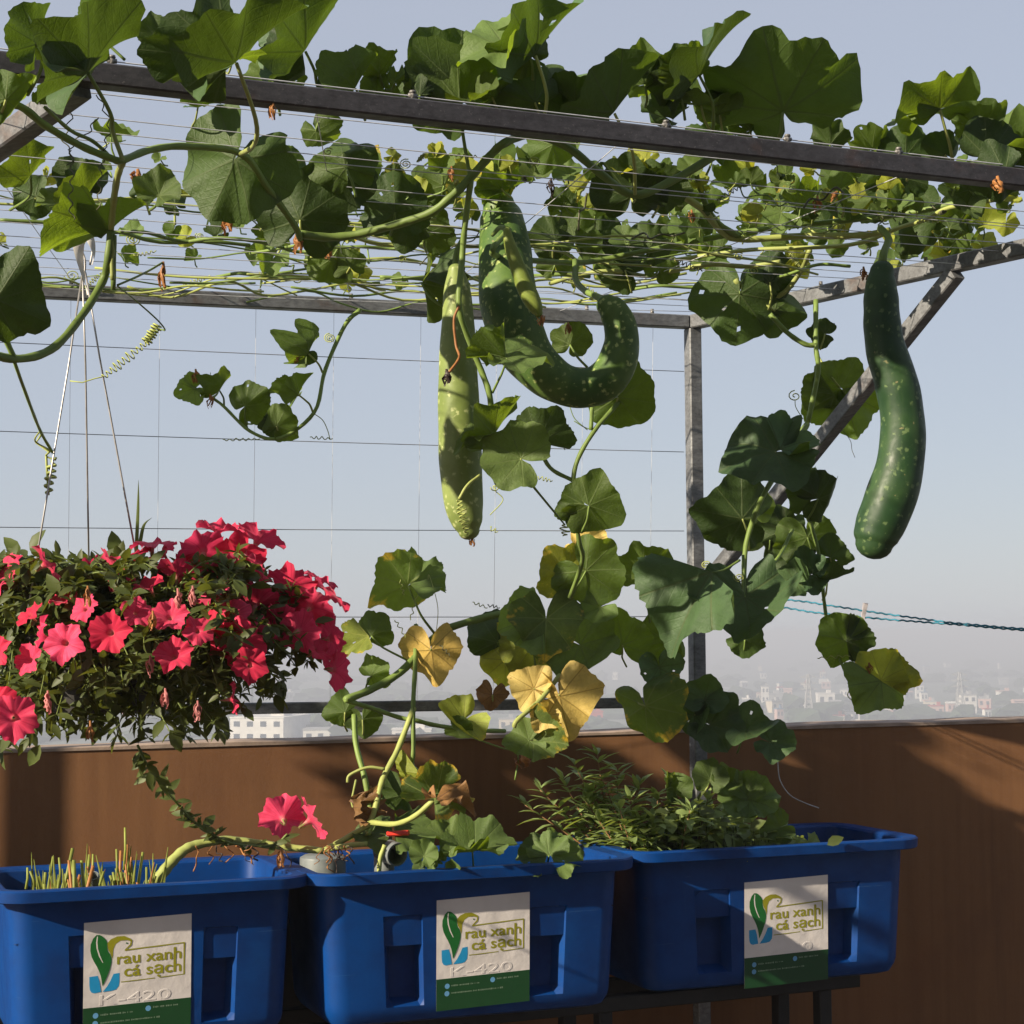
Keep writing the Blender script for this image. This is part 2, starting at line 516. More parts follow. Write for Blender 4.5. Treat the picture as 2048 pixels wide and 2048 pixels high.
LU, LN = (0.108, 0.168, 0.052), (0.058, 0.100, 0.024)
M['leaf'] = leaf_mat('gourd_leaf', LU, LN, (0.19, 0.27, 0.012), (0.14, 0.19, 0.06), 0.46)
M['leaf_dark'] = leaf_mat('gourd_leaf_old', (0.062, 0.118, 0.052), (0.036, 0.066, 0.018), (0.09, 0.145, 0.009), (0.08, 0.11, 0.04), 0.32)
M['leaf_edge'] = leaf_mat('gourd_leaf_yellowing', LU, LN, (0.25, 0.33, 0.025), (0.22, 0.27, 0.08), 0.42, patch=(0.50, 0.34, 0.03), patch_amt=0.10)
M['leaf_yellow'] = leaf_mat('gourd_leaf_yellow', (0.52, 0.41, 0.14), (0.49, 0.38, 0.12), (0.60, 0.43, 0.08), (0.30, 0.20, 0.05), 0.36, patch=(0.26, 0.12, 0.03), patch_amt=-0.05)
M['leaf_lime'] = leaf_mat('gourd_leaf_lime', (0.26, 0.32, 0.06), (0.22, 0.27, 0.04), (0.42, 0.42, 0.02), (0.30, 0.32, 0.07), 0.45, patch=(0.55, 0.40, 0.04), patch_amt=0.04)
M['leaf_dry'] = leaf_mat('gourd_leaf_dry', (0.24, 0.13, 0.05), (0.26, 0.15, 0.06), (0.25, 0.12, 0.03), (0.12, 0.06, 0.03), 0.25)
M['stem'] = thin_mat('vine_stem', (0.16, 0.23, 0.055), (0.2, 0.3, 0.04), 0.15, var=0.35, scale=30)
M['stem_pale'] = thin_mat('pale_vine_stem', (0.33, 0.37, 0.11), (0.3, 0.35, 0.06), 0.15, var=0.3, scale=30)
M['tendril'] = thin_mat('tendril', (0.36, 0.40, 0.12), (0.3, 0.35, 0.06), 0.2, var=0.3, scale=50)
M['tendril_dark'] = thin_mat('dry_tendril', (0.09, 0.09, 0.05), (0.1, 0.1, 0.05), 0.1, var=0.3, scale=50)
M['withered'] = thin_mat('withered_flower', (0.34, 0.15, 0.05), (0.3, 0.12, 0.03), 0.25, var=0.5, scale=90)
M['dry_edge'] = thin_mat('dry_leaf_edge', (0.30, 0.20, 0.10), (0.25, 0.15, 0.06), 0.2, var=0.6, scale=120)
M['withered_dark'] = thin_mat('withered_flower_dark', (0.05, 0.035, 0.03), (0.05, 0.03, 0.02), 0.1, var=0.5, scale=90)
M['gourd'] = gourd_mat('gourd_skin_dark', (0.014, 0.040, 0.014), (0.030, 0.066, 0.020), (0.17, 0.24, 0.09), 0.74, 0.45)
M['gourd_light'] = gourd_mat('gourd_skin_light', (0.135, 0.18, 0.045), (0.195, 0.245, 0.07), (0.42, 0.46, 0.20), 0.72, 0.8)
M['gourd_young'] = gourd_mat('gourd_skin_young', (0.15, 0.20, 0.035), (0.20, 0.25, 0.045), (0.34, 0.38, 0.10), 0.78, 0.3)
M['gourd_hook'] = gourd_mat('gourd_skin_hook', (0.042, 0.092, 0.020), (0.095, 0.155, 0.032), (0.38, 0.44, 0.15), 0.66, 0.8)
M['petal'] = None
M['pet_leaf'] = thin_mat('petunia_leaf', (0.080, 0.105, 0.028), (0.17, 0.19, 0.02), 0.35, var=0.4, scale=25)
M['pet_tube'] = thin_mat('petunia_tube', (0.62, 0.25, 0.24), (0.6, 0.2, 0.18), 0.4, var=0.25)
M['pet_calyx'] = thin_mat('petunia_calyx', (0.20, 0.26, 0.07), (0.25, 0.3, 0.04), 0.3)
M['shoot'] = thin_mat('cut_shoot', (0.30, 0.34, 0.07), (0.32, 0.35, 0.05), 0.3, var=0.4, scale=30)
M['balsam'] = thin_mat('balsam_leaf', (0.24, 0.32, 0.11), (0.36, 0.42, 0.06), 0.35, var=0.3, scale=20)
M['balsam_stem'] = thin_mat('balsam_stem', (0.24, 0.13, 0.06), (0.2, 0.12, 0.04), 0.15)
M['root'] = simple_mat('dry_root', (0.16, 0.08, 0.05), 0.9, var=0.4)

def petal_mat():
    m, nt = mat_new('petunia_petal')
    t = NT(nt)
    uv = t.n('ShaderNodeUVMap'); sp = t.n('ShaderNodeSeparateXYZ'); t.l(uv.outputs[0], sp.inputs[0])
    x, y = sp.outputs[0], sp.outputs[1]
    r = t.m('SQRT', t.m('ADD', t.m('MULTIPLY', x, x), t.m('MULTIPLY', y, y)))
    th = t.m('ARCTAN2', x, y)
    pp = t.m('PINGPONG', th, R_(36))
    d = t.m('MULTIPLY', r, t.m('SINE', pp))
    v1 = t.m('MAXIMUM', t.m('SUBTRACT', 1.0, t.m('DIVIDE', d, 0.03)), 0.0)
    ray_ = t.m('PINGPONG', th, R_(6))
    v2 = t.m('MULTIPLY', t.m('MAXIMUM', t.m('SUBTRACT', 1.0, t.m('DIVIDE', ray_, 0.06)), 0.0), 0.35)
    vv = t.m('MAXIMUM', v1, v2)
    oi = t.n('ShaderNodeObjectInfo')
    pink = t.mix(oi.outputs['Random'], (0.88, 0.085, 0.20), (0.56, 0.012, 0.05))
    pn = t.noise(uv.outputs[0], 2.2, 3, 0.6)
    pink = t.mix(t.ramp(pn, (0.4, 0.7, 0, 0.5)), pink, (0.60, 0.02, 0.06))
    c = t.mix(t.m('MULTIPLY', vv, 0.65), pink, (0.36, 0.006, 0.035))
    c = t.mix(t.ramp(r, (0.10, 0.22, 0.7, 0)), c, (0.55, 0.16, 0.16))
    b = t.n('ShaderNodeBsdfPrincipled'); t.l(c, b.inputs['Base Color'])
    b.inputs['Roughness'].default_value = 0.6; b.inputs['Specular IOR Level'].default_value = 0.2
    b.inputs['Sheen Weight'].default_value = 0.15
    tb = t.n('ShaderNodeBsdfTranslucent'); t.l(t.mix(0.5, c, (0.85, 0.06, 0.17)), tb.inputs[0])
    mx = t.n('ShaderNodeMixShader'); mx.inputs[0].default_value = 0.4
    t.l(b.outputs[0], mx.inputs[1]); t.l(tb.outputs[0], mx.inputs[2])
    o = t.n('ShaderNodeOutputMaterial'); t.l(mx.outputs[0], o.inputs[0])
    return m
M['petal'] = petal_mat()
# ------------------------------------------------------------------ terrace, city ground
def sheet(name, x0, x1, y0, y1, z, mat, n=1):
    mb = MB()
    mb.add([(x0, y0, z), (x1, y0, z), (x1, y1, z), (x0, y1, z)], [(0, 1, 2, 3)])
    o = mb.build(name, mat, None, smooth=False)
    return tag(o, kind='structure')

GZ = -40.0
M['ground'] = simple_mat('far_ground', (0.16, 0.17, 0.14), 0.95, var=0.5, scale=0.02, col2=(0.10, 0.13, 0.09))
sheet('ground', -6000, 6000, -200, 12000, GZ, M['ground'])

WZ = 1.24
w0 = PR(0, 1497, 5.02); w1 = PR(2048, 1437, 5.98)
WZ = (w0.z + w1.z) / 2
wd = (w1 - w0).normalized()
wn = Vector((-wd.y, wd.x, 0)).normalized()            # outward, away from the camera
wa = w0 - wd * 3.0; wb = w1 + wd * 2.6
mb = MB()
mb.add([(wa.x + wn.x * .1, wa.y + wn.y * .1, 0), (wb.x + wn.x * .1, wb.y + wn.y * .1, 0), (wb.x, -6, 0), (wa.x - 2, -6, 0)], [(0, 3, 2, 1)])
tag(mb.build('terrace_floor', M['floor'], None, smooth=False), kind='structure')

# unseen stair house behind the camera, added to block sky light from the tubs
mb = MB()
mb.box((2.2, -4.2, 2.0), (8.4, 5.0, 4.0)); mb.box((2.2, -4.0, 4.12), (9.0, 5.6, 0.22))
mb.box((-0.2, -1.68, 1.05), (0.9, 0.06, 2.1))
tag(mb.build('sky_blocking_house', M['wall'], None, smooth=False), kind='structure')
mb = MB()  # unseen roof over the camera, added to dim sky light on the tub fronts
mb.box((2.4, 0.1, 2.98), (8.0, 3.55, 0.10)); mb.box((-1.3, 1.75, 1.465), (0.08, 0.08, 2.925)); mb.box((5.8, 1.75, 1.465), (0.08, 0.08, 2.925))
tag(mb.build('sky_blocking_roof', M['dark_steel'], None, smooth=False), kind='structure')

wall = empty('parapet_wall', (wa + wb) / 2 - Vector((0, 0, WZ)), 'brown painted parapet wall running behind the blue tubs', 'wall')
mb = MB()
nseg = 48
vv = []
for i in range(nseg + 1):
    p = wa.lerp(wb, i / nseg)
    for (o_, z_) in ((0, 0.0), (0, p.z - 0.012), (0.14, p.z - 0.012), (0.14, -0.9)):
        q = p + wn * o_; vv.append((q.x, q.y, z_))
mb.add(vv, [(i * 4 + k, i * 4 + 4 + k, i * 4 + 5 + k, i * 4 + 1 + k) for i in range(nseg) for k in range(3)])
mb.build('wall_body', M['wall'], wall, smooth=False)
rr = random.Random(5)
mb = MB()
vv = []
for i in range(nseg + 1):
    p = wa.lerp(wb, i / nseg)
    j = rr.uniform(-0.0025, 0.0025)
    for (o_, z_) in ((-0.004, p.z - 0.0121), (-0.004, p.z - 0.003 + j), (0.006, p.z + j), (0.136, p.z + j), (0.1445, p.z - 0.004), (0.1445, p.z - 0.0121)):
        q = p + wn * o_; vv.append((q.x, q.y, z_))
mb.add(vv, [(i * 6 + k, i * 6 + 6 + k, i * 6 + 7 + k, i * 6 + 1 + k) for i in range(nseg) for k in range(5)])
mb.build('wall_cap', M['cap'], wall, smooth=False)

# ------------------------------------------------------------------ pergola frame
TZ = CAMZ + 0.92                          # centre height of the roof beams
def line_at(x, a, b):
    return a[1] + (b[1] - a[1]) * (x - a[0]) / (b[0] - a[0])
NA, NB_ = (0, 130), (2048, 360)
n0 = PZ(0, 130, TZ); n1 = PZ(2048, 360, TZ)
f0 = PZ(0, 578, TZ - 0.02); f1 = PZ(1385, 645, TZ)
r1 = PZ(2048, 497, TZ)
def isect(a, b, c, d):
    p = Vector((a.x, a.y)); r = Vector((b.x - a.x, b.y - a.y)); q = Vector((c.x, c.y)); s = Vector((d.x - c.x, d.y - c.y))
    t = ((q.x - p.x) * s.y - (q.y - p.y) * s.x) / (r.x * s.y - r.y * s.x)
    return a + (b - a) * t
ncorner = isect(n0, n1, f1, r1)
nd_ = (n1 - n0).normalized(); fd_ = (f1 - f0).normalized(); rd_ = (ncorner - f1).normalized()
nleft = n0 - nd_ * 1.3; fleft = f0 - fd_ * 1.1
perg = empty('pergola', (f1.x, f1.y, 0), 'weathered steel tube pergola with wires, post and diagonal braces', 'pergola')
def part_bar(name, a, b, w, h=None, up=(0, 0, 1), parent=None, mat=None):
    mb = MB(); mb.bar(a, b, w, h, up)
    return mb.build(name, mat or M['steel'], parent or perg, smooth=False)
T = 0.040
part_bar('beam', nleft, ncorner + nd_ * 0.02, T * .95, T * .93, mat=M['steel_old'])
part_bar('beam', fleft, f1 - fd_ * 0.021, T * 0.95)
part_bar('beam', f1 - rd_ * 0.018, ncorner - rd_ * 0.022, T)
part_bar('beam', nleft + nd_ * 0.1 + (fleft - nleft).normalized() * 0.022, fleft, T)
def vpost(x, y, ang, z1):
    mb = MB()
    mb.bar((x, y, 0), (x, y, z1), T, T, up=(math.sin(ang), -math.cos(ang), 0))
    return mb.build('post', M['steel'], perg, smooth=False)
vpost(f1.x, f1.y, R_(22), TZ - T / 2 - 0.001)
vpost(fleft.x, fleft.y, R_(10), TZ - T / 2 - 0.001)
# right brace between post and side beam
bt = PZ(1893, 541, TZ - 0.021)
s_ = (bt - f1).dot(rd_)
bt = f1 + rd_ * s_; bt.z = TZ - 0.022
bl = P(1402, 1183, DK(f1) - 0.012); 
mb = MB(); mb.bar(bl, bt, T, T * 0.95, up=rd_.cross(Vector((0, 0, 1)))); mb.build('brace', M['steel'], perg, smooth=False)
# left brace under the near beam
lt = P(160, 172, DK(n0.lerp(n1, 0.07)) + 0.003)
lb = P(-190, 424, DK(n0.lerp(n1, 0.07)) + 0.20)
mb = MB(); mb.bar(lb, lt, T, T, up=(0.35, -1, 0.2)); mb.build('brace', M['steel'], perg, smooth=False)
# lower rail of the trellis
rl1 = P(1372, 1404, DK(f1)); rl0 = P(280, 1420, DK(f1) + (DK(f0) - DK(f1)) * 0.8)
part_bar('rail', rl0, rl1, 0.03, 0.03)
# roof wires, each one a part
rw = random.Random(11)
def wire(a, b, r, mat='wire', sag=0.0, name='wire'):
    pts = []
    for i in range(13):
        t = i / 12
        p = Vector(a).lerp(Vector(b), t); p.z -= sag * 4 * t * (1 - t)
        pts.append(p)
    mb = MB(); mb.tube(pts, r, 5)
    return mb.build(name, M[mat], perg)
wz = Vector((0, 0, 0.012))
NW = 16
for i in range(NW):
    t = 0.05 + 0.90 * i / (NW - 1)
    a = nleft.lerp(fleft, t); b = ncorner.lerp(f1, t + rw.uniform(-0.012, 0.012))
    wire(a + wz * rw.uniform(-1, 1.3), b + wz * rw.uniform(-1, 1.3), 0.0010, sag=rw.uniform(0.0, 0.02))
for (ta, tb) in ((0.30, 0.42), (0.47, 0.66), (0.63, 0.73), (0.8, 0.86)):
    a = nleft.lerp(ncorner, ta); b = fleft.lerp(f1, tb)
    wire(a + wz, b + wz, 0.0010, sag=0.005)
# wire along the top of the near beam and its clips
wire(nleft + Vector((0, 0, 0.027)), ncorner + Vector((0, 0, 0.027)), 0.0013)
for x, y in ((235, 115), (817, 205), (1340, 252), (1582, 280), (1813, 302)):
    c = nleft + nd_ * ((PZ(x, y + 24, TZ) - nleft).dot(nd_)) + Vector((0, 0, 0.028))
    mb = MB()
    mb.tube([c - Vector((0, 0, 0.008)), c + Vector((0, 0, 0.006))], 0.0045, 8); mb.tube([c + Vector((0, 0, 0.005)), c + Vector((0, 0, 0.009))], [0.0065, 0.0055], 8)
    mb.tube([c - nd_ * 0.008, c + nd_ * 0.008], 0.004, 6)
    mb.build('wire_clip', M['clip'], perg)
for x, y in ((140, 562), (508, 590), (690, 600), (1170, 622), (1305, 628), (1637, 575), (1840, 527)):
    c = PZ(x, y + 12, TZ)
    if x < 1380:
        c = fleft + fd_ * ((c - fleft).dot(fd_))
    else:
        c = f1 + rd_ * ((c - f1).dot(rd_))
    c = c + Vector((0, 0, 0.026))
    mb = MB(); mb.tube([c - Vector((0, 0, 0.008)), c + Vector((0, 0, 0.008))], [0.006, 0.005], 8)
    mb.build('wire_clip', M['clip'], perg)
# upright trellis of strings between the far beam, the rail and the post
for (ya, yb) in ((684, 743), (862, 904), (1054, 1062), (1232, 1233)):
    a = P(-120, ya - (yb - ya) * 0.09, DK(f0) - 0.03); b = P(1368, yb, DK(f1))
    wire(a, b, 0.0011, 'string', sag=rw.uniform(0.002, 0.006), name='string')
for x in (140, 318, 510, 666, 840, 992, 1165, 1304):
    D = DK(f0) + (DK(f1) - DK(f0)) * x / 1385
    yt = 578 + 67 * x / 1385
    wire(P(x + 2, yt + 8, D), P(x - 6, 1415, D - 0.004), 0.0005, 'nylon', name='string')

# ------------------------------------------------------------------ clothes line with peg, knot on the post
pc = P(1382, 1172, DK(f1))
cl = empty('clothes_line', pc, 'twisted teal cord clothes line tied to the post', 'clothes line')
mb = MB()
rk = random.Random(3)
for k in range(7):
    z = pc.z + 0.016 - k * 0.0055
    a0 = R_(22)
    pts = []
    for j in range(17):
        an = 2 * math.pi * j / 16
        c, s = math.cos(an), math.sin(an)
        q = 0.0245 / max(abs(c), abs(s)); q = min(q, 0.0285)
        x_, y_ = q * c, q * s
        pts.append((f1.x + x_ * math.cos(a0) - y_ * math.sin(a0), f1.y + x_ * math.sin(a0) + y_ * math.cos(a0), z + rk.uniform(-0.002, 0.002)))
    mb.tube(pts, 0.0028, 5)
mb.build('knot', M['teal'], cl)
ca = P(1398, 1180, DK(f1) - 0.012); cb_ = P(2300, 1274, DK(f1) - 0.35)
for ph in (0, math.pi):
    mb = MB(); pts = []
    for i in range(520):
        t = i / 519
        p = ca.lerp(cb_, t)
        px = 1398 + 900 * t
        spread = 0.0018 + 0.012 * max(0, 1 - abs(px - 1640) / 290)
        tw = 0.0011 * math.sin(t * 330 + ph)
        p = p + Vector((0, math.cos(t * 330 + ph) * 0.0011, tw + (spread if ph else -spread)))
        p.z -= 0.02 * 4 * t * (1 - t)
        pts.append(p)
    mb.tube(pts, 0.0026, 5)
    mb.build('cord', M['teal'], cl)
pgp = ca.lerp(cb_, (1752 - 1398) / 902.0); pgp.z -= 0.02 * 4 * 0.39 * 0.61
peg = empty('clothes_peg', pgp, 'pale plastic peg clipped on the teal clothes line', 'peg')
for sgn in (-1, 1):
    mb = MB()
    for k in range(6):
        pass
    a = pgp + Vector((0.006, sgn * 0.010, 0.030)); b = pgp + Vector((0.0, sgn * 0.003, 0.0)); c = pgp + Vector((-0.012, sgn * 0.0045, -0.048))
    mb.bar(a, b, 0.011, 0.004, up=(0, 1, 0)); mb.bar(b, c, 0.011, 0.004, up=(0, 1, 0))
    mb.build('peg_half', M['peg'], peg, smooth=False)
mb = MB(); pts = []
for i in range(25):
    an = i / 24 * math.pi * 5
    pts.append(pgp + Vector((math.cos(an) * 0.003, (i / 24 - 0.5) * 0.016, 0.010 + math.sin(an) * 0.003)))
mb.tube(pts, 0.0008, 5); mb.build('spring', M['wire'], peg)

# ------------------------------------------------------------------ blue tubs
RZ = 0.97; BH = 0.385
FS = [-1.0, -0.72, -0.66, -0.45, -0.42, -0.2, 0.0, 0.2, 0.42, 0.45, 0.66, 0.72, 1.0]
FI = {2, 3, 9, 10}
def loop(hw, hd, rc, inset=0.0, lower=0.0):
    pts = []
    ex, ey = hw - rc, hd - rc
    for i, s in enumerate(FS):
        pts.append((s * ex, -hd + (inset if i in FI else 0.0)))
    def corner(cx, cy, a0):
        for k in range(1, 6):
            a = a0 + (math.pi / 2) * k / 6
            pts.append((cx + rc * math.cos(a), cy + rc * math.sin(a)))
    corner(ex, -ey, -math.pi / 2)
    for t in (-1, -0.33, 0.33, 1): pts.append((hw, t * ey))
    corner(ex, ey, 0)
    for t in (1, 0.33, -0.33, -1): pts.append((t * ex, hd))
    corner(-ex, ey, math.pi / 2)
    for t in (1, 0.33, -0.33, -1): pts.append((-hw, t * ey))
    corner(-ex, -ey, math.pi)
    return pts

tub_frames = []
def tub(pl, pr, label, depth=0.50):
    a = PZ(pl[0], pl[1], RZ); b = PZ(pr[0], pr[1], RZ)
    ang = R_(21)
    k_ = b.x / b.y
    W = (k_ * a.y - a.x) / (math.cos(ang) - k_ * math.sin(ang))
    ax = Vector((math.cos(ang), math.sin(ang), 0))
    nrm = Vector((-ax.y, ax.x, 0))
    c = a + ax * (W / 2) + nrm * depth / 2
    root = empty('planter_tub', (c.x, c.y, RZ - BH), label, 'planter tub', 'blue planter tubs in a row', rz=ang)
    LIP = 0.044
    HW, HD = W / 2 - LIP, depth / 2 - LIP
    def tp(z): return 1 - 0.055 * (1 - z / BH)
    rows = []
    def row(z, k=0.0, inset=0.0, rc=0.055, sh=0.0):
        s = tp(z)
        rows.append([(x, y, z) for x, y in loop(HW * s - sh + k, HD * s - sh + k, rc + k, inset)])
    row(0.0, sh=0.035, rc=0.035); row(0.008, sh=0.014, rc=0.045); row(0.03, sh=0.002)
    row(0.045); row(0.062, inset=0.042); row(0.255, inset=0.042); row(0.270, inset=0.0); row(BH - 0.032)
    row(BH - 0.030, k=LIP - 0.003, rc=0.05); row(BH - 0.028, k=LIP, rc=0.05); row(BH - 0.004, k=LIP + 0.001, rc=0.05); row(BH, k=LIP - 0.004, rc=0.05)
    row(BH - 0.002, k=0.004, rc=0.05); row(BH - 0.008, k=-0.003, rc=0.05); row(BH - 0.012, k=-0.004, rc=0.05)
    row(BH - 0.19, k=-0.006, rc=0.05)
    n = len(rows[0])
    mb = MB()
    v = [p for r in rows for p in r]
    f = []
    for i in range(len(rows) - 1):
        for j in range(n):
            j2 = (j + 1) % n
            f.append((i * n + j, i * n + j2, (i + 1) * n + j2, (i + 1) * n + j))
    f.append(tuple(range(n - 1, -1, -1)))
    mb.add(v, f)
    mb.build('tub_body', M['blue'], root, sharp=32, origin=(0, 0, 0))
    mb = MB()
    s = tp(BH - 0.13)
    nx, ny = 40, 24
    rs = random.Random(len(tub_frames) + 40)
    vv = []
    for j in range(ny + 1):
        for i in range(nx + 1):
            vv.append(((i / nx * 2 - 1) * (HW * s - 0.012), (j / ny * 2 - 1) * (HD * s - 0.012), BH - 0.13 + rs.uniform(-0.006, 0.008)))
    mb.add(vv, [(j * (nx + 1) + i, j * (nx + 1) + i + 1, (j + 1) * (nx + 1) + i + 1, (j + 1) * (nx + 1) + i) for j in range(ny) for i in range(nx)])
    mb.build('soil', M['soil'], root, origin=(0, 0, 0))
    fr = dict(root=root, HW=HW, HD=HD, tp=tp, ang=ang, c=c, W=W, depth=depth)
    tub_frames.append(fr)
    return fr

tub1 = tub((-20, 1787), (634, 1766), 'left blue plastic tub with cut grassy shoots growing in it')
tub2 = tub((618, 1753), (1290, 1730), 'middle blue plastic tub holding pipes and gourd seedlings')
tub3 = tub((1264, 1707), (1862, 1688), 'right blue plastic tub full of bushy balsam plants')

# ---- stickers with the shop's print
def text_mesh(body, size, extrude=0.0):
    cu = bpy.data.curves.new('lettering', 'FONT')
    cu.body = body; cu.size = size; cu.extrude = extrude; cu.resolution_u = 3
    cu.offset = 0.0
    ob = bpy.data.objects.new('lettering', cu); COL.objects.link(ob)
    bpy.context.view_layer.update()
    dg = bpy.context.evaluated_depsgraph_get()
    me = bpy.data.meshes.new_from_object(ob.evaluated_get(dg))
    bpy.data.objects.remove(ob, do_unlink=True)
    return me

def poly(pts):
    return pts

LEAFP = [(.114, .121), (.085, .150), (.062, .205), (.060, .26), (.072, .316), (.095, .365), (.12, .409), (.142, .455), (.158, .50), (.168, .548), (.174, .598),
         (.20, .55), (.222, .50), (.242, .446), (.255, .39), (.257, .357), (.245, .315), (.222, .28), (.2155, .25), (.2155, .199), (.20, .170), (.18, .149), (.160, .132), (.144, .123)]
RIBP = [(.120, .135), (.112, .19), (.118, .25), (.140, .32), (.172, .38), (.180, .383), (.150, .315), (.130, .25), (.124, .19), (.128, .136)]
CRES = [(.2157, .205), (.25, .171), (.305, .151), (.371, .153), (.425, .180), (.445, .200), (.425, .205), (.395, .194), (.335, .194), (.293, .22), (.272, .262), (.266, .33), (.262, .36),
        (.256, .33), (.245, .305), (.228, .275), (.2205, .245)]
BEAK = [(.445, .200), (.438, .245), (.377, .292), (.377, .279), (.424, .236), (.430, .205)]
WATL = [(.054, .50), (.130, .497), (.147, .55), (.157, .61), (.163, .648), (.10, .655), (.075, .645), (.06, .62), (.055, .57)]
WATR = [(.275, .494), (.330, .490), (.331, .57), (.325, .61), (.30, .640), (.26, .648), (.178, .650), (.22, .60), (.25, .55)]

def flat_part(name, polys, mat, parent, to3, lift):
    mb = MB()
    for pl in polys:
        b = [to3(x, y, lift) for x, y in pl]
        mb.add(b, [tuple(range(len(b)))])
    return mb.build(name, mat, parent, smooth=False, origin=(0, 0, 0))

def sticker(fr, cx, ztop, w, tilt=0.0):
    """cx: centre across the front (metres, tub frame); ztop: height above the tub bottom"""
    HD, tp = fr['HD'], fr['tp']
    h = w * 1.10
    def to3(x, y, lift):
        X = cx + (x - 0.5) * w; Z = ztop - y * w - (x - 0.5) * w * tilt
        return (X, -HD * tp(Z) - 0.0016 - lift, Z)
    # paper with slight crumples
    mb = MB(); n = 30; rs = random.Random(int(cx * 1000) + 7)
    vv = []
    for j in range(n + 1):
        for i in range(n + 1):
            x, y = i / n, j / n * 1.10
            vv.append(to3(x, y, 0.00025 * math.sin(x * 23 + y * 5) * math.sin(y * 9)))
    mb.add(vv, [(j * (n + 1) + i, (j + 1) * (n + 1) + i, (j + 1) * (n + 1) + i + 1, j * (n + 1) + i + 1) for j in range(n) for i in range(n)])
    st = mb.build('sticker', M['paper'], fr['root'], origin=(0, 0, 0), label='white sticker with green leaf and dove print')
    L = 0.00045
    flat_part('print_band', [[(0.0, .785), (.33, .785), (.66, .785), (1.0, .785), (1.0, 1.1), (.66, 1.1), (.33, 1.1), (0.0, 1.1)]], M['p_band'], st, to3, L)
    flat_part('print_leaf', [LEAFP], M['p_green'], st, to3, L)
    flat_part('print_leaf_rib', [RIBP], M['paper'], st, to3, L + 0.00008)
    flat_part('print_dove_wing', [CRES], M['p_olive'], st, to3, L)
    eye = [(.395 + .008 * math.cos(a), .222 + .008 * math.sin(a)) for a in np.linspace(0, 2 * math.pi, 9)[:-1]]
    flat_part('print_dove_eye', [eye], M['p_green'], st, to3, L)
    flat_part('print_water', [WATL, WATR], M['p_blue'], st, to3, L)
    fw = 0.008
    frame = [BEAK, [(.377, .279), (.934, .262), (.934, .262 + fw * 1.4), (.377, .292)],
             [(.934 - fw, .274), (.940, .262), (.940, .562), (.934 - fw, .562)],
             [(.345, .572), (.66, .566), (.66, .566 + fw), (.345, .572 + fw)], [(.70, .564), (.934, .557), (.934, .557 + fw), (.70, .564 + fw)]]
    for k, pl in enumerate(frame):
        frame[k] = pl
    mbx = MB()
    for k, pl in enumerate(frame):
        b = [to3(x, y, L + 0.000015 * k) for x, y in pl]; mbx.add(b, [tuple(range(len(b)))])
    mbx.build('print_frame', M['p_olive'], st, smooth=False, origin=(0, 0, 0))
    for body, x0, y0, x1 in (('rau xanh', .310, .408, .905), ('cá sạch', .377, .528, .905)):
        me = text_mesh(body, 0.19)
        co = np.zeros(len(me.vertices) * 3); me.vertices.foreach_get('co', co); co = co.reshape(-1, 3)
        mn, mxx = co[:, 0].min(), co[:, 0].max()
        sc = (x1 - x0) / (mxx - mn)
        mbt = MB(); 
        # bolder strokes: three slightly shifted copies of the letters
        for k, (dx, dy) in enumerate(((0, 0), (.0045, .002), (-.0045, -.002), (0.0, .0045))):
            mbt.add([to3(x0 + (c[0] - mn) * sc + dx, y0 - c[1] * 0.78 + dy, L + 0.000015 * k) for c in co], [tuple(p.vertices) for p in me.polygons])
        mbt.build('lettering', M['p_olive'], st, smooth=False, origin=(0, 0, 0))
        bpy.data.meshes.remove(me)
    # long stroke that joins the two letters h
    flat_part('print_stroke', [[(.832, .30), (.856, .30), (.856, .53), (.832, .53)]], M['p_olive'], st, to3, L + 0.00012)
    # tub's moulded code showing through the paper
    me = text_mesh('K-420', 0.24, 0.0)
    co = np.zeros(len(me.vertices) * 3); me.vertices.foreach_get('co', co); co = co.reshape(-1, 3)
    mn, mxx = co[:, 0].min(), co[:, 0].max(); sc = 0.66 / (mxx - mn)
    mbt = MB(); nv = len(co)
    top = [to3(.15 + (c[0] - mn) * sc, .785 - .012 - c[1] * 0.55, 0.0006) for c in co]
    bot = [to3(.15 + (c[0] - mn) * sc, .785 - .012 - c[1] * 0.58, 0.0002) for c in co]
    faces = [tuple(p.vertices) for p in me.polygons]
    from collections import Counter
    ec = Counter()
    for fce in faces:
        for i in range(len(fce)):
            ec[tuple(sorted((fce[i], fce[(i + 1) % len(fce)])))] += 1
    side = [(e[0], e[1], e[1] + nv, e[0] + nv) for e, k in ec.items() if k == 1]
    mbt.add(top + bot, faces + side)
    mbt.build('embossed_code', M['paper'], st, smooth=False, origin=(0, 0, 0))
    bpy.data.meshes.remove(me)
    # band: small round icons and lines of fine print too small to read
    ics = []
    for x, y in ((.115, .862), (.112, .935), (.60, .845)):
        ics.append([(x + .026 * math.cos(a), y + .026 * math.sin(a)) for a in np.linspace(0, 2 * math.pi, 15)[:-1]])
    flat_part('print_icon', ics, M['p_icon'], st, to3, L + 0.00012)
    rs = random.Random(9); dashes = []
    for x0, x1, y in ((.16, .46, .862), (.16, .70, .935), (.645, .88, .840)):
        x = x0
        while x < x1:
            ww = rs.uniform(.006, .016)
            hh = rs.uniform(.006, .011)
            dashes.append([(x, y - hh), (x + ww, y - hh), (x + ww, y + hh * 0.6), (x, y + hh * 0.6)])
            x += ww + rs.choice([.004, .005, .005, .016])
    o_ = flat_part('fine_print', dashes, M['p_small'], st, to3, L + 0.00012); o_['kind'] = 'stuff'
    return st

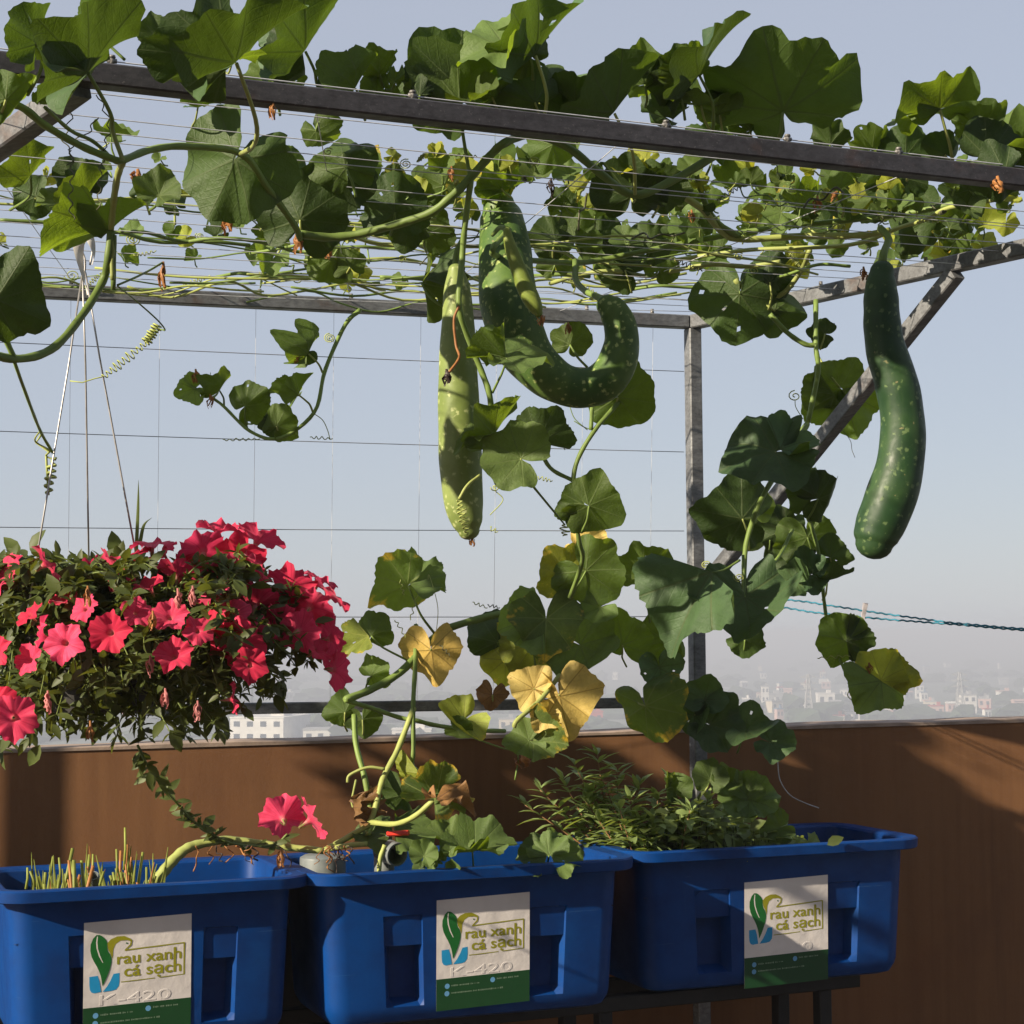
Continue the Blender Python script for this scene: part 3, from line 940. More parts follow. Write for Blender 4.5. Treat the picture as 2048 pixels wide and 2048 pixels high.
def tub_local(fr, p):
    return fr['root'].matrix_basis.inverted() @ p
def place_sticker(fr, xl, xr, yt):
    """find the sticker's spot from where its top corners appear"""
    res = []
    for x in (xl, xr):
        d = ray(x, yt)
        # iterate to the sloping front face
        D = fr['c'].y
        for _ in range(12):
            p = CAMP + d * (D / d.y)
            q = Matrix.Rotation(-fr['ang'], 3, 'Z') @ (p - Vector((fr['c'].x, fr['c'].y, RZ - BH)))
            err = q.y + fr['HD'] * fr['tp'](q.z)
            D -= err
        res.append(q.copy())
    sticker(fr, (res[0].x + res[1].x) / 2, (res[0].z + res[1].z) / 2, (res[1].x - res[0].x), tilt=-0.03)
place_sticker(tub1, 168, 383, 1836)
place_sticker(tub2, 873, 1059, 1792)
place_sticker(tub3, 1488, 1655, 1757)

# ------------------------------------------------------------------ stand under the tubs
st0 = tub1['c']; st1 = tub3['c']
sdir = (st1 - st0).normalized()
sn = Vector((-sdir.y, sdir.x, 0))
stand = empty('tub_stand', ((st0 + st1) / 2).xy.to_3d(), 'dark steel stand carrying the blue tubs', 'stand')
zt = RZ - BH - 0.024
aa = Vector((st0.x, st0.y, zt)) - sdir * 0.5; bb = Vector((st1.x, st1.y, zt)) + sdir * 0.30
for o_ in (-0.11, 0.11):
    part_bar('stand_rail', aa + sn * o_, bb + sn * o_, 0.045, 0.04, parent=stand, mat=M['dark_steel'])
for t in (0.06, 0.36, 0.68, 0.955):
    for o_ in (-0.11, 0.11):
        q = aa.lerp(bb, t) + sn * o_
        part_bar('leg', (q.x, q.y, 0), (q.x, q.y, zt - 0.021), 0.04, parent=stand, mat=M['dark_steel'], up=(sn.x, sn.y, 0))
    q = aa.lerp(bb, t)
    part_bar('cross_bar', q - sn * 0.088 + Vector((0, 0, -0.3)), q + sn * 0.088 + Vector((0, 0, -0.3)), 0.03, parent=stand, mat=M['dark_steel'])

pa_ = aa + sn * 0.30; pb_ = aa.lerp(bb, .62) + sn * 0.30  # black sheet added to stand in for shade in the gaps between tubs
part_bar('gap_shade_panel', Vector((pa_.x, pa_.y, .62)), Vector((pb_.x, pb_.y, .62)), 0.012, 0.56, parent=stand, mat=M['dark_steel'])
# ------------------------------------------------------------------ pipes in the middle tub
DS = TS
def pipe(name, c, axis, r, length, label, cat, hollow=True, mat='pvc'):
    root = empty(name, c, label, cat)
    ax = Vector(axis).normalized()
    u = ax.orthogonal().normalized(); w = ax.cross(u)
    mb = MB(); v = []; N = 28
    prof = [(0, r), (length * 0.97, r), (length, r * 0.985)]
    prof += [(length, r * 0.84), (length * 0.5, r * 0.82), (0, r * 0.82)] if hollow else [(length + r * 0.10, r * 0.8), (length + r * 0.14, r * 0.4), (length + r * 0.15, 0.0005)]
    for (a, q) in prof:
        for k in range(N):
            an = 2 * math.pi * k / N
            v.append(Vector(c) + ax * a + (u * math.cos(an) + w * math.sin(an)) * q)
    mb.add(v, [(i * N + k, i * N + (k + 1) % N, (i + 1) * N + (k + 1) % N, (i + 1) * N + k) for i in range(len(prof) - 1) for k in range(N)])
    mb.build('pipe_body', M[mat], root, sharp=40)
    return root, ax
c = Matrix.Rotation(tub2['ang'], 3, 'Z') @ Vector((-tub2['HW'] + .085, .10, 0)) + tub2['c']; c.z = RZ - 0.022
root, ax = pipe('pipe_cap', c - Vector((0, 0, 0.1)), (0, 0, 1), 0.060, 0.125, 'round grey pipe cap standing in the middle tub', 'pipe', hollow=False)
c = P(792, 1704, 2.40)
root, ax = pipe('ball_valve', c + Vector((-0.035, 0.03, 0.004)), (0.55, -0.8, -0.10), 0.030, 0.072, 'grey pipe valve with red handle in the middle tub', 'valve')
mb = MB(); mb.tube([c + Vector((-0.02, 0.02, 0.022)), c + Vector((-0.02, 0.02, 0.040))], 0.009, 12); mb.build('valve_neck', M['pvc'], root)
mb = MB(); mb.bar(c + Vector((-0.022, 0.01, 0.045)), c + Vector((0.032, 0.0, 0.048)), 0.022, 0.012, cham=0.3); mb.build('handle', M['red'], root, smooth=False)
mb = MB(); mb.tube([c + Vector((-0.032, 0.03, 0.004)), c + Vector((-0.032, 0.03, -0.10))], 0.026, 16); mb.build('pipe_stub', M['pvc'], root)
c = P(183, 1752, 2.30)
root, ax = pipe('overflow_pipe', c + Vector((0.0, 0.03, -0.04)), (0.08, -0.5, 0.6), 0.014, 0.055, 'small grey pipe end among the cut shoots', 'pipe')

DS = 1.0
# ------------------------------------------------------------------ hazy city far below
rc_ = random.Random(77)
M['c_white'] = simple_mat('far_plaster_white', (0.72, 0.69, 0.64), 0.9, var=0.15, scale=0.3)
M['c_cream'] = simple_mat('far_plaster_cream', (0.60, 0.52, 0.40), 0.9, var=0.2, scale=0.3)
M['c_pink'] = simple_mat('far_plaster_pink', (0.55, 0.36, 0.31), 0.9, var=0.2, scale=0.3)
M['c_grey'] = simple_mat('far_concrete', (0.32, 0.32, 0.31), 0.9, var=0.2, scale=0.3)
M['c_red'] = simple_mat('far_red_roof', (0.42, 0.07, 0.05), 0.8, var=0.2, scale=0.3)
M['c_blue'] = simple_mat('far_blue_roof', (0.12, 0.20, 0.30), 0.7, var=0.2, scale=0.3)
M['c_glass'] = simple_mat('far_window_glass', (0.04, 0.05, 0.06), 0.3, var=0.3, scale=0.5)
M['c_tree'] = simple_mat('far_trees', (0.05, 0.075, 0.04), 0.95, var=0.5, scale=0.12)

def dist_of(y):
    return (CAMZ - GZ) * FPX / (y - 1270)

def building(x0, x1, ytop, ybase, wall, roof, label, windows=True, rz=0.0, group=None, cat='building', pitched=False, depth=None):
    D = dist_of(ybase)
    c = PR((x0 + x1) / 2, ybase, D)
    w = max((x1 - x0) * D / FPX, 3.0); h = max((ybase - ytop) * D / FPX, 3.0)
    d = depth or w * rc_.uniform(0.5, 0.9)
    root = empty('city_building', (c.x, c.y + d / 2, GZ), label, cat, group, rz=rz)
    mb = MB(); mb.box((0, 0, h / 2), (w, d, h)); mb.build('wall', M[wall], root, smooth=False, origin=(0, 0, 0))
    mb = MB()
    if pitched:
        e = 0.4
        v = [(-w / 2 - e, -d / 2 - e, h), (w / 2 + e, -d / 2 - e, h), (w / 2 + e, d / 2 + e, h), (-w / 2 - e, d / 2 + e, h), (-w / 2 - e, 0, h + d * 0.25), (w / 2 + e, 0, h + d * 0.25)]
        mb.add(v, [(0, 1, 5, 4), (2, 3, 4, 5), (0, 4, 3), (1, 2, 5), (0, 3, 2, 1)])
    else:
        mb.box((0, 0, h + 0.25), (w + 0.5, d + 0.5, 0.5))
        mb.box((w * 0.2, 0, h + 1.3), (w * 0.25, d * 0.3, 1.6))
    mb.build('roof', M[roof], root, smooth=False, origin=(0, 0, 0))
    if windows:
        nf = max(1, int(h / 3.6)); nc = max(2, min(7, int(w / 4.5)))
        for fl in range(nf):
            for k in range(nc):
                mb = MB()
                mb.box(((k + 0.5) / nc * w - w / 2, -d / 2 - 0.03, (fl + 0.55) * h / nf), (w / nc * 0.45, 0.10, h / nf * 0.42))
                mb.build('window', M['c_glass'], root, smooth=False, origin=(0, 0, 0))
    return root

B = building
B(475, 588, 1432, 1482, 'c_white', 'c_white', 'long white block with rows of small windows, above the wall beside the petunias', depth=30, rz=R_(-14))
B(606, 700, 1456, 1484, 'c_white', 'c_grey', 'low white building right of the long white block')
B(784, 862, 1457, 1482, 'c_white', 'c_white', 'low white building behind the stem of the yellowing vine')
B(998, 1032, 1437, 1462, 'c_cream', 'c_grey', 'cream building under the trellis rail behind the small yellow leaves')
B(1175, 1206, 1424, 1452, 'c_red', 'c_red', 'red walled building under the trellis rail left of the post')
B(1480, 1503, 1413, 1448, 'c_cream', 'c_grey', 'tall cream building just right of the post near the wall top')
B(1524, 1538, 1376, 1410, 'c_white', 'c_grey', 'narrow pale tower, farthest left of the hazy city right of the post')
B(1527, 1566, 1391, 1408, 'c_grey', 'c_grey', 'wide grey hall below the narrow pale tower', windows=False)
B(1636, 1670, 1391, 1416, 'c_white', 'c_white', 'square white block right of the left pylon')
B(1691, 1720, 1427, 1449, 'c_white', 'c_grey', 'white house with dark windows on the wall top, nearest of the right city')
B(1741, 1787, 1424, 1448, 'c_pink', 'c_white', 'wide pinkish building on the wall top below the vine tip')
B(1666, 1689, 1435, 1450, 'c_cream', 'c_red', 'low cream house left of the white house with dark windows')
B(1718, 1730, 1384, 1420, 'c_white', 'c_pink', 'slim pinkish tower behind the pale vine tip')
B(1832, 1848, 1376, 1402, 'c_white', 'c_grey', 'pale tower right of the vine tip')
B(1850, 1868, 1407, 1424, 'c_cream', 'c_pink', 'small cream building between vine tip and right pylon')
B(1928, 1954, 1396, 1432, 'c_white', 'c_grey', 'white building with stepped roof right of the right pylon', depth=16)
B(1961, 1977, 1400, 1420, 'c_white', 'c_grey', 'small white building second right of the right pylon')
B(1998, 2026, 1389, 1410, 'c_white', 'c_pink', 'white building with red top near the right picture edge')
B(1802, 1860, 1433, 1447, 'c_cream', 'c_grey', 'long low roof on the wall top right of the pinkish building', windows=False)
placed = [(475, 1482), (606, 1484), (784, 1482)]
for k in range(64):
    right = k % 4 != 0
    x = rc_.uniform(1420, 2060) if right else rc_.uniform(60, 1380)
    yb = 1338 + 112 * rc_.random() ** 0.8
    sc = (yb - 1270) / 130
    w = rc_.uniform(7, 20) * sc + 3; h = rc_.uniform(8, 17) * sc + 3
    B(x, x + w, yb - h, yb, rc_.choice(['c_white', 'c_white', 'c_cream', 'c_grey', 'c_pink']), rc_.choice(['c_grey', 'c_white', 'c_red', 'c_pink', 'c_blue']),
      'small pale house lost in the haze of the far city', windows=(h > 11), rz=rc_.uniform(-0.5, 0.5), group='small houses of the hazy city', cat='house', pitched=rc_.random() < 0.35)

def pylon(x, ytop, ybase, label):
    D = dist_of(ybase)
    c = PR(x, ybase, D); H = (ybase - ytop) * D / FPX; w = H * 0.085
    root = empty('pylon', (c.x, c.y, GZ), label, 'pylon', 'power pylons in the city')
    def hw(t): return w * (1 - t) ** 1.0 * 0.95 + 0.35
    for sx in (-1, 1):
        for sy in (-1, 1):
            mb = MB(); mb.bar((sx * hw(0), sy * hw(0), 0), (sx * hw(1), sy * hw(1), H), 0.42); mb.build('leg', M['c_grey'], root, smooth=False, origin=(0, 0, 0))
    mb = MB(); N = 10
    for i in range(N):
        t0, t1 = i / N, (i + 1) / N
        for sy in (-1, 1):
            mb.bar((-hw(t0), sy * hw(t0), H * t0), (hw(t1), sy * hw(t1), H * t1), 0.22); mb.bar((hw(t0), sy * hw(t0), H * t0), (-hw(t1), sy * hw(t1), H * t1), 0.22)
    mb.build('lattice', M['c_grey'], root, smooth=False, origin=(0, 0, 0))
    for t in (0.70, 0.82, 0.94):
        a = H * 0.19 * (1.25 - t * 0.45)
        mb = MB(); mb.bar((-a, 0, H * t), (a, 0, H * t), 0.35); mb.bar((-a, 0, H * t), (0, 0, H * (t + 0.05)), 0.25); mb.bar((a, 0, H * t), (0, 0, H * (t + 0.05)), 0.25)
        mb.build('cross_arm', M['c_grey'], root, smooth=False, origin=(0, 0, 0))
pylon(1618, 1352, 1452, 'lattice power pylon right of the post, the nearer left one')
pylon(1921, 1350, 1446, 'lattice power pylon near the right picture edge')
pylon(972, 1412, 1478, 'lattice power pylon showing under the trellis rail')

# masses of trees between the houses
mb = MB()
ico_v = []; ico_f = []
import bmesh
bm = bmesh.new(); bmesh.ops.create_icosphere(bm, subdivisions=2, radius=1.0)
bm.verts.ensure_lookup_table()
ico_v = np.array([v.co[:] for v in bm.verts]); ico_f = [tuple(v.index for v in f.verts) for f in bm.faces]; bm.free()
rt = np.random.RandomState(4)
for k in range(300):
    yb = 1322 + 165 * rt.rand() ** 0.9
    x = rt.uniform(-60, 2110)
    D = dist_of(yb); c = PR(x, yb, D)
    r = rt.uniform(3, 6.5)
    v = ico_v * (1 + 0.28 * rt.randn(len(ico_v), 1)) * np.array([r * rt.uniform(1, 2.2), r, r * rt.uniform(0.6, 0.95)]) + np.array([c.x, c.y, GZ + r * 0.45])
    mb.add(v.tolist(), ico_f)
tag(mb.build('far_trees', M['c_tree'], None, smooth=False), 'dark belts of trees between the houses of the hazy city', 'trees', kind='stuff')
# ------------------------------------------------------------------ gourd leaves
_A = np.radians([0, 12, 25, 42, 58, 84, 105, 126, 142, 156, 166, 173])
_Rr = np.array([1.0, 0.95, 0.92, 0.94, 0.90, 0.91, 0.87, 0.86, 0.80, 0.66, 0.46, 0.26])
def leaf_mesh(name, seed, mat, cone=0.3, fold=0.0, droop=0.1, ruffle=0.07, twist=0.0, curl=0.0, holes=False, nr=10, ns=60, sec=173):
    rs = np.random.RandomState(seed)
    th = np.linspace(-R_(sec), R_(sec), ns + 1)
    a = np.abs(th)
    base = np.interp(a, _A, _Rr)
    k = np.array([0.2, 0.6, 0.2]); base = np.convolve(np.pad(base, 1, mode='edge'), k, mode='valid')
    side = 1 + rs.uniform(-0.08, 0.08) * np.sign(th) * np.sin(a)
    jag = 1 + 0.03 * np.sin(th * 7.3 + rs.uniform(0, 6)) + 0.018 * rs.randn(ns + 1) * (a < R_(160)) + 0.045 * np.sin(th * 3.1 + rs.uniform(0, 6)) + 0.03 * np.sin(th * 5.1 + rs.uniform(0, 6))
    jag = jag + rs.uniform(0.0, 0.10) * np.cos(2 * math.pi * a / R_(84)) * (a < R_(150))
    if sec < 150:
        jag = jag * np.interp(a, [0, R_(sec) * .8, R_(sec)], [1, 1, .86])
    rim = base * side * jag
    t = np.linspace(0, 1, nr + 1) ** 0.9
    rr = t[:, None] * rim[None, :]
    x = rr * np.sin(th)[None, :]; y = rr * np.cos(th)[None, :]
    ux, uy = x.copy(), y.copy()
    T = np.broadcast_to(t[:, None], rr.shape)
    TH = np.broadcast_to(th[None, :], rr.shape)
    z = np.zeros_like(rr)
    s = 1 / math.sqrt(1 + cone * cone)
    z += cone * s * rr
    x = x * (1 - (1 - s) * 0.9); y = y * (1 - (1 - s) * 0.9)
    if fold:
        fa = fold
        z += np.sqrt(x * x + 0.004) * math.sin(fa); x = x * math.cos(fa)
    z -= droop * (np.maximum(y, 0) ** 2) + droop * 0.5 * x * x
    p1, p2, p3 = rs.uniform(0, 6.28, 3)
    z += ruffle * T ** 2.2 * np.sin(TH * 5 + p1) + ruffle * 0.7 * T ** 3 * np.sin(TH * 8.3 + p2) + ruffle * 0.3 * T ** 4 * np.sin(TH * 17 + p3)
    vd = np.abs(((TH + R_(21)) % R_(42)) - R_(21)) / R_(21)
    z += 0.028 * T * (vd ** 0.7 - 0.5)                       # tissue puffs up between the veins
    z += twist * x * y
    if curl:
        # one margin rolls over
        cc = np.maximum(0, x * math.cos(p1) + y * math.sin(p1) - 0.35)
        z += curl * cc * 1.6; x -= curl * cc * 0.8 * math.cos(p1); y -= curl * cc * 0.8 * math.sin(p1)
    V = np.stack([x, y, z], -1).reshape(-1, 3)
    UV = np.stack([ux, uy], -1).reshape(-1, 2)
    n = ns + 1
    F = []
    hole = set()
    if holes == 'r':
        for q in range(rs.randint(1, 5)):
            hole.add((rs.randint(3, nr - 1), rs.randint(3, ns - 3)))
    elif holes:
        for (hi, hj) in ((4, 22), (5, 36), (7, 14), (8, 44), (9, 43), (8, 45), (9, 45), (9, 46), (6, 30)):
            hole.add((hi, hj))
    for i in range(nr):
        for j in range(ns):
            if (i, j) in hole: continue
            if i == 0:
                F.append((0, n + j + 1, n + j))
            else:
                F.append((i * n + j, i * n + j + 1, (i + 1) * n + j + 1, (i + 1) * n + j))
    F = [tuple(reversed(f)) for f in F]
    me = bpy.data.meshes.new(name)
    me.from_pydata(V.tolist(), [], F)
    uvl = me.uv_layers.new(name='UVMap')
    li = np.zeros(len(me.loops), int); me.loops.foreach_get('vertex_index', li)
    uvl.data.foreach_set('uv', UV[li].ravel())
    me.materials.append(mat)
    me.polygons.foreach_set('use_smooth', [True] * len(me.polygons))
    # upper side must be the front face
    nz = np.array([0.0, 0, 0]); 
    if me.polygons[len(F) // 2].normal.z < 0:
        me.flip_normals()
    me.update()
    return me

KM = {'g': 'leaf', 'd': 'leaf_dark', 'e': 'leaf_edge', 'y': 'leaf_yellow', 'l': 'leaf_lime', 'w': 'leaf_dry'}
_seed = [100]
def leaf(vine, bx, by, Rpx, ang, n, D, kind='g', cone=0.3, node=None, fold=0.0, droop=0.12, ruffle=0.075, twist=0.0, curl=0.0, holes=False, pet=True, lod=1.0, pr=0.0026, label=None, sec=None):
    if sec is None and not pet and Rpx > 55 and kind != 'w': sec = 88
    full = sec is None
    Rpx = Rpx * (0.76 if full else 0.98)
    _seed[0] += 1
    sd = _seed[0]
    rs = random.Random(sd)
    if fold == 0.0: fold = rs.uniform(0.08, 0.34)
    if twist == 0.0: twist = rs.uniform(-0.28, 0.28)
    if ruffle == 0.075: ruffle = rs.uniform(0.07, 0.13)
    if not holes and rs.random() < 0.22: holes = 'r'
    if curl == 0.0 and rs.random() < 0.45: curl = rs.uniform(0.3, 0.9)
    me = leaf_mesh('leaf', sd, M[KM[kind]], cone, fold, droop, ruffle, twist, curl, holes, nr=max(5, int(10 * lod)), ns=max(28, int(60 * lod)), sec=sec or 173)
    b = P(bx, by, D)
    s = px2m(Rpx, D)
    nn = camdir(n)
    sv = CR * math.cos(R_(ang)) + CU * math.sin(R_(ang))
    m = sv - nn * sv.dot(nn)
    if m.length < 0.05:
        m = nn.orthogonal()
    m.normalize()
    xx = m.cross(nn).normalized()
    mt = Matrix((xx, m, nn)).transposed()
    o = bpy.data.objects.new('leaf', me)
    o.parent = vine
    o.location = b - vine.location
    o.rotation_euler = mt.to_euler()
    o.scale = (s, s, s)
    link(o)
    if label: o['label'] = label
    if pet:
        if node is None:
            node = (bx + rs.uniform(-18, 18) - math.cos(R_(ang)) * Rpx * 0.15, by + Rpx * rs.uniform(0.35, 0.8), D + rs.uniform(0.0, 0.06))
        e = P(node[0], node[1], node[2] if len(node) > 2 else D + 0.03)
        d = (e - b).length
        mid = (b + e) / 2 - nn * d * 0.10 + Vector((rs.uniform(-1, 1), rs.uniform(-1, 1), rs.uniform(-1.2, 0.2))) * d * 0.06
        pts = catmull([b + nn * 0.001, b.lerp(mid, 0.55) - nn * d * 0.05, mid, e], 4)
        mb = MB(); k = len(pts)
        mb.tube(pts, [pr * (0.85 + 0.35 * i / k) for i in range(k)], 6)
        mb.build('petiole', M['stem'] if rs.random() < 0.6 else M['stem_pale'], vine)
    return o

def keel(vine, bx, by, Rpx, a, D, kind='g', side=1, open_=0.45, nz=-.2, **kw):
    """leaf seen from the side: midrib rising at angle a, near half towards the camera, far half folded behind"""
    n = (-side * math.sin(R_(a)), side * math.cos(R_(a)), nz)
    Rpx *= 0.80
    return leaf(vine, bx, by, Rpx, a, n, D, kind, cone=kw.pop('cone', .12), fold=open_, sec=kw.pop('sec', 172), **kw)

def stem(vine, pts, rpx, mat='stem', name='stem', n=6, taper=1.0, seg=8, wob=0.0, seed=1):
    """pts: x, y, D; radius in photo pixels at the first point's distance"""
    c = catmull(pts, n)
    rs = random.Random(seed)
    w = [P(*p) for p in c]
    if wob:
        w = [p + Vector((rs.uniform(-1, 1), rs.uniform(-1, 1), rs.uniform(-1, 1))) * wob for p in w]
    k = len(w)
    r0 = px2m(rpx, pts[0][2])
    mb = MB(); mb.tube(w, [r0 * (1 + (taper - 1) * i / (k - 1)) * (1 + 0.06 * math.sin(i * 1.7)) for i in range(k)], max(seg, 10) if seg > 6 else seg, ridge=.10 if seg > 6 else 0)
    return mb.build(name, M[mat], vine)

def coil(vine, a, b, turns, rpx, D, mat='tendril', th=1.3, lead=None, name='tendril', taper=0.5, sq=1.0):
    """a spring-like tendril from a to b (photo positions)"""
    pa, pb = P(a[0], a[1], D), P(b[0], b[1], D)
    t = (pb - pa).normalized(); u = t.orthogonal().normalized(); w = t.cross(u)
    r = px2m(rpx, D); N = int(turns * 9) + 2
    pts = []
    if lead:
        for p in lead: pts.append(P(p[0], p[1], D))
    for i in range(N):
        f = i / (N - 1); an = 2 * math.pi * turns * f
        an += 0.5 * math.sin(f * 9.0 + a[0])
        q = r * (1 + 0.25 * math.sin(f * 23 + a[1])) * (0.35 + 0.65 * math.sin(math.pi * min(1, f * 1.1)) ** 0.7) if taper else r * (1 + 0.2 * math.sin(f * 17))
        pts.append(pa.lerp(pb, f) + (u * math.cos(an) + w * math.sin(an)) * q)
    mb = MB(); mb.tube(pts, px2m(th, D), 5)
    return mb.build(name, M[mat], vine)

def curl_tendril(vine, x, y, D, rpx, turns, seed, mat='tendril', th=1.2):
    rs = random.Random(seed); pts = []
    a0 = rs.uniform(0, 6.28); N = int(turns * 12)
    for i in range(N):
        f = i / (N - 1); an = a0 + 2 * math.pi * turns * f
        r = rpx * (0.15 + 0.85 * f)
        pts.append(P(x + r * math.cos(an), y + r * math.sin(an) * 0.8, D + 0.006 * f * math.sin(an * 0.5)))
    mb = MB(); mb.tube(pts, px2m(th, D), 5)
    return mb.build('tendril', M[mat], vine)

def withered(vine, x, y, D, h=30, w=14, mat='withered', seed=0):
    """shrivelled flower hanging down: crumpled petals round a short tube"""
    rs = random.Random(seed + 500)
    mb = MB(); c = P(x, y, D); H = px2m(h, D); W = px2m(w, D) / 2
    mb.tube([c + Vector((0, 0, H * 0.55)), c + Vector((W * 0.2, 0, H * 0.1)), c], [W * 0.25, W * 0.4, W * 0.5], 7)
    for k in range(9):
        an = rs.uniform(0, 6.28); top = c + Vector((math.cos(an) * W * 0.3, math.sin(an) * W * 0.3, H * rs.uniform(0.0, 0.4)))
        pts = [top]
        for j in range(1, 5):
            pts.append(top + Vector((math.cos(an + j * 0.5) * W * (0.4 + 0.5 * rs.random()), math.sin(an + j * 0.5) * W * (0.4 + 0.5 * rs.random()), -H * 0.2 * j * rs.uniform(0.7, 1.1))))
        wv = W * rs.uniform(0.25, 0.45); side = Vector((-math.sin(an), math.cos(an), 0.2)).normalized()
        v = []
        for p in pts:
            v += [p - side * wv * rs.uniform(0.5, 1), p + Vector((math.cos(an), math.sin(an), 0)) * wv * 0.4, p + side * wv * rs.uniform(0.5, 1)]
        mb.add(v, [(3 * i + q, 3 * i + q + 1, 3 * i + q + 4, 3 * i + q + 3) for i in range(4) for q in (0, 1)])
    return mb.build('withered_flower', M[mat], vine)

V_ = (0, .74, -.67); VR = (.38, .72, -.58); VL = (-.38, .72, -.58)
B_ = (0, .30, -.95); BL = (-.35, .35, -.87); BR = (.35, .35, -.87)
F_ = (0, .40, .92); FL = (-.4, .4, .82); FR = (.4, .4, .82); UF = (0, .93, .35); U_ = (0, .96, -.28)

def Dn(x, y, z=TZ + 0.02):
    """distance of the roof-wire plane under a photo position"""
    yy = max(y, 110)
    return PZ(x, yy, z).y / KD

vine = empty('gourd_vine', (f1.x - 0.9, f1.y - 0.6, RZ), 'big leaved gourd vine spread over the pergola wires', 'gourd vine')
v = vine
# --- upper left
keel(v, 78, 88, 115, 75, 1.58, 'd', node=(55, 190, 1.62))
leaf(v, 195, 48, 75, 110, V_, 1.95, cone=.5, node=(250, 120, 1.95))
keel(v, 178, 148, 215, 52, 1.55, 'd', open_=.36, nz=-.06, node=(245, 318, 1.72), pr=.0038)
leaf(v, 172, 146, 165, 172, (0, .85, .45), 1.53, 'd', cone=.15, droop=.35, pet=False)
leaf(v, 12, 200, 95, 40, BL, 1.60, cone=.3, node=(0, 235, 1.62))
leaf(v, 78, 205, 34, 80, V_, 1.62, cone=.6, pet=False)
keel(v, 474, 128, 225, 42, 1.62, 'd', open_=.40, nz=-.06, node=(482, 308, 1.86), pr=.0040)
leaf(v, 452, 118, 165, 165, (-.2, .72, -.62), 1.66, 'd', cone=.2, ruffle=.12, pet=False, sec=95)
leaf(v, 425, 62, 85, 85, V_, 1.9, 'g', cone=.8, ruffle=.2, node=(400, 140, 1.95))
keel(v, 612, 104, 180, 54, 1.92, 'd', open_=.40, nz=-.06, node=(640, 190, 1.98), pr=.0034)
leaf(v, 605, 102, 95, 185, B_, 1.94, 'd', cone=.3, pet=False)
leaf(v, 545, 165, 82, 112, F_, 2.0, 'g', cone=.3, node=(560, 230, 2.05))
leaf(v, 560, 168, 62, 75, BR, 2.02, 'g', cone=.4, pet=False)
keel(v, 712, 178, 115, 58, 1.93, 'g', node=(730, 240, 2.0))
leaf(v, 705, 180, 85, 150, BL, 1.95, 'd', cone=.35, pet=False)
leaf(v, 755, 190, 70, 95, B_, 1.98, 'g', cone=.4, node=(770, 240, 2.0))
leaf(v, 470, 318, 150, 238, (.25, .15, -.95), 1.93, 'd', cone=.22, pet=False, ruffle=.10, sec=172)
keel(v, 62, 352, 95, 55, 2.02, 'g', node=(20, 420, 2.1))
leaf(v, 158, 372, 92, 125, B_, 2.05, 'd', cone=.4, node=(150, 450, 2.1))
keel(v, 172, 400, 95, 58, 2.04, 'g', pet=False)
leaf(v, 70, 395, 70, 205, B_, 2.08, 'd', cone=.3, node=(110, 420, 2.12))
leaf(v, 150, 408, 80, 165, (0, .75, .6), 2.06, 'g', cone=.2, pet=False)
keel(v, 222, 462, 110, 40, 1.85, 'g', node=(225, 560, 1.85), pr=.0036)
leaf(v, 216, 462, 145, 188, (-.25, .86, -.30), 1.85, 'g', cone=.2, droop=.3, pet=False)
leaf(v, 318, 392, 78, 70, F_, 1.90, 'g', cone=.35, node=(300, 420, 1.95))
leaf(v, -8, 600, 150, 58, (-.2, .2, -1), 1.60, 'd', cone=.3, node=(-10, 640, 1.6))
leaf(v, 288, 378, 45, 200, B_, 2.1, 'd', node=(300, 430, 2.1))
leaf(v, 350, 410, 42, 130, B_, 2.3, 'd', node=(350, 450, 2.3))
leaf(v, 600, 440, 150, 75, B_, 2.08, 'd', cone=.25, node=(600, 478, 2.1))
leaf(v, 560, 345, 88, 110, BL, 2.15, 'd', cone=.3)
leaf(v, 632, 262, 72, -60, BR, 2.2, 'g', cone=.3, node=(640, 240, 2.2))
leaf(v, 692, 335, 108, 105, B_, 2.05, 'd', cone=.3)
leaf(v, 545, 520, 62, 245, F_, 2.6, 'g', cone=.3, node=(560, 500, 2.6))
leaf(v, 660, 520, 78, 215, B_, 2.5, 'g', cone=.3, node=(680, 490, 2.5))
leaf(v, 700, 535, 55, 120, B_, 2.5, 'g', cone=.3)
# --- upper middle
leaf(v, 915, 195, 190, 122, (-.15, .55, -.80), 2.06, 'd', cone=.30, node=(940, 355, 2.05), pr=.0036, ruffle=.11)
keel(v, 932, 206, 180, 46, 2.0, 'g', pet=False)
leaf(v, 1010, 95, 135, 205, (-.1, .72, .62), 1.96, 'g', cone=.22, droop=.3, ruffle=.12, node=(1000, 140, 2.0))
leaf(v, 1058, 106, 105, 135, BL, 1.98, 'g', cone=.5, node=(1066, 160, 2.0))
leaf(v, 920, 205, 120, 165, BL, 1.97, 'g', cone=.4, pet=False)
leaf(v, 790, 165, 42, 100, V_, 1.95, 'g', cone=.9, ruffle=.25)
leaf(v, 840, 190, 60, 170, B_, 1.95, 'd', cone=.4)
keel(v, 1072, 112, 185, 50, 1.98, 'd', open_=.42, nz=-.08, node=(1080, 275, 2.02), pr=.0036)
leaf(v, 1068, 104, 60, 120, (-.2, .6, .75), 1.99, 'g', cone=.4, pet=False)
leaf(v, 1078, 190, 112, 55, B_, 2.06, 'd', cone=.25, node=(1080, 260, 2.1))
leaf(v, 1070, 205, 118, 165, BL, 2.04, 'd', cone=.35, node=(1075, 260, 2.08))
keel(v, 1230, 228, 185, 48, 2.03, 'd', node=(1270, 388, 2.12), pr=.0036)
leaf(v, 1350, 160, 100, 165, (0, .7, -.7), 2.08, 'd', cone=.2, node=(1370, 240, 2.1))
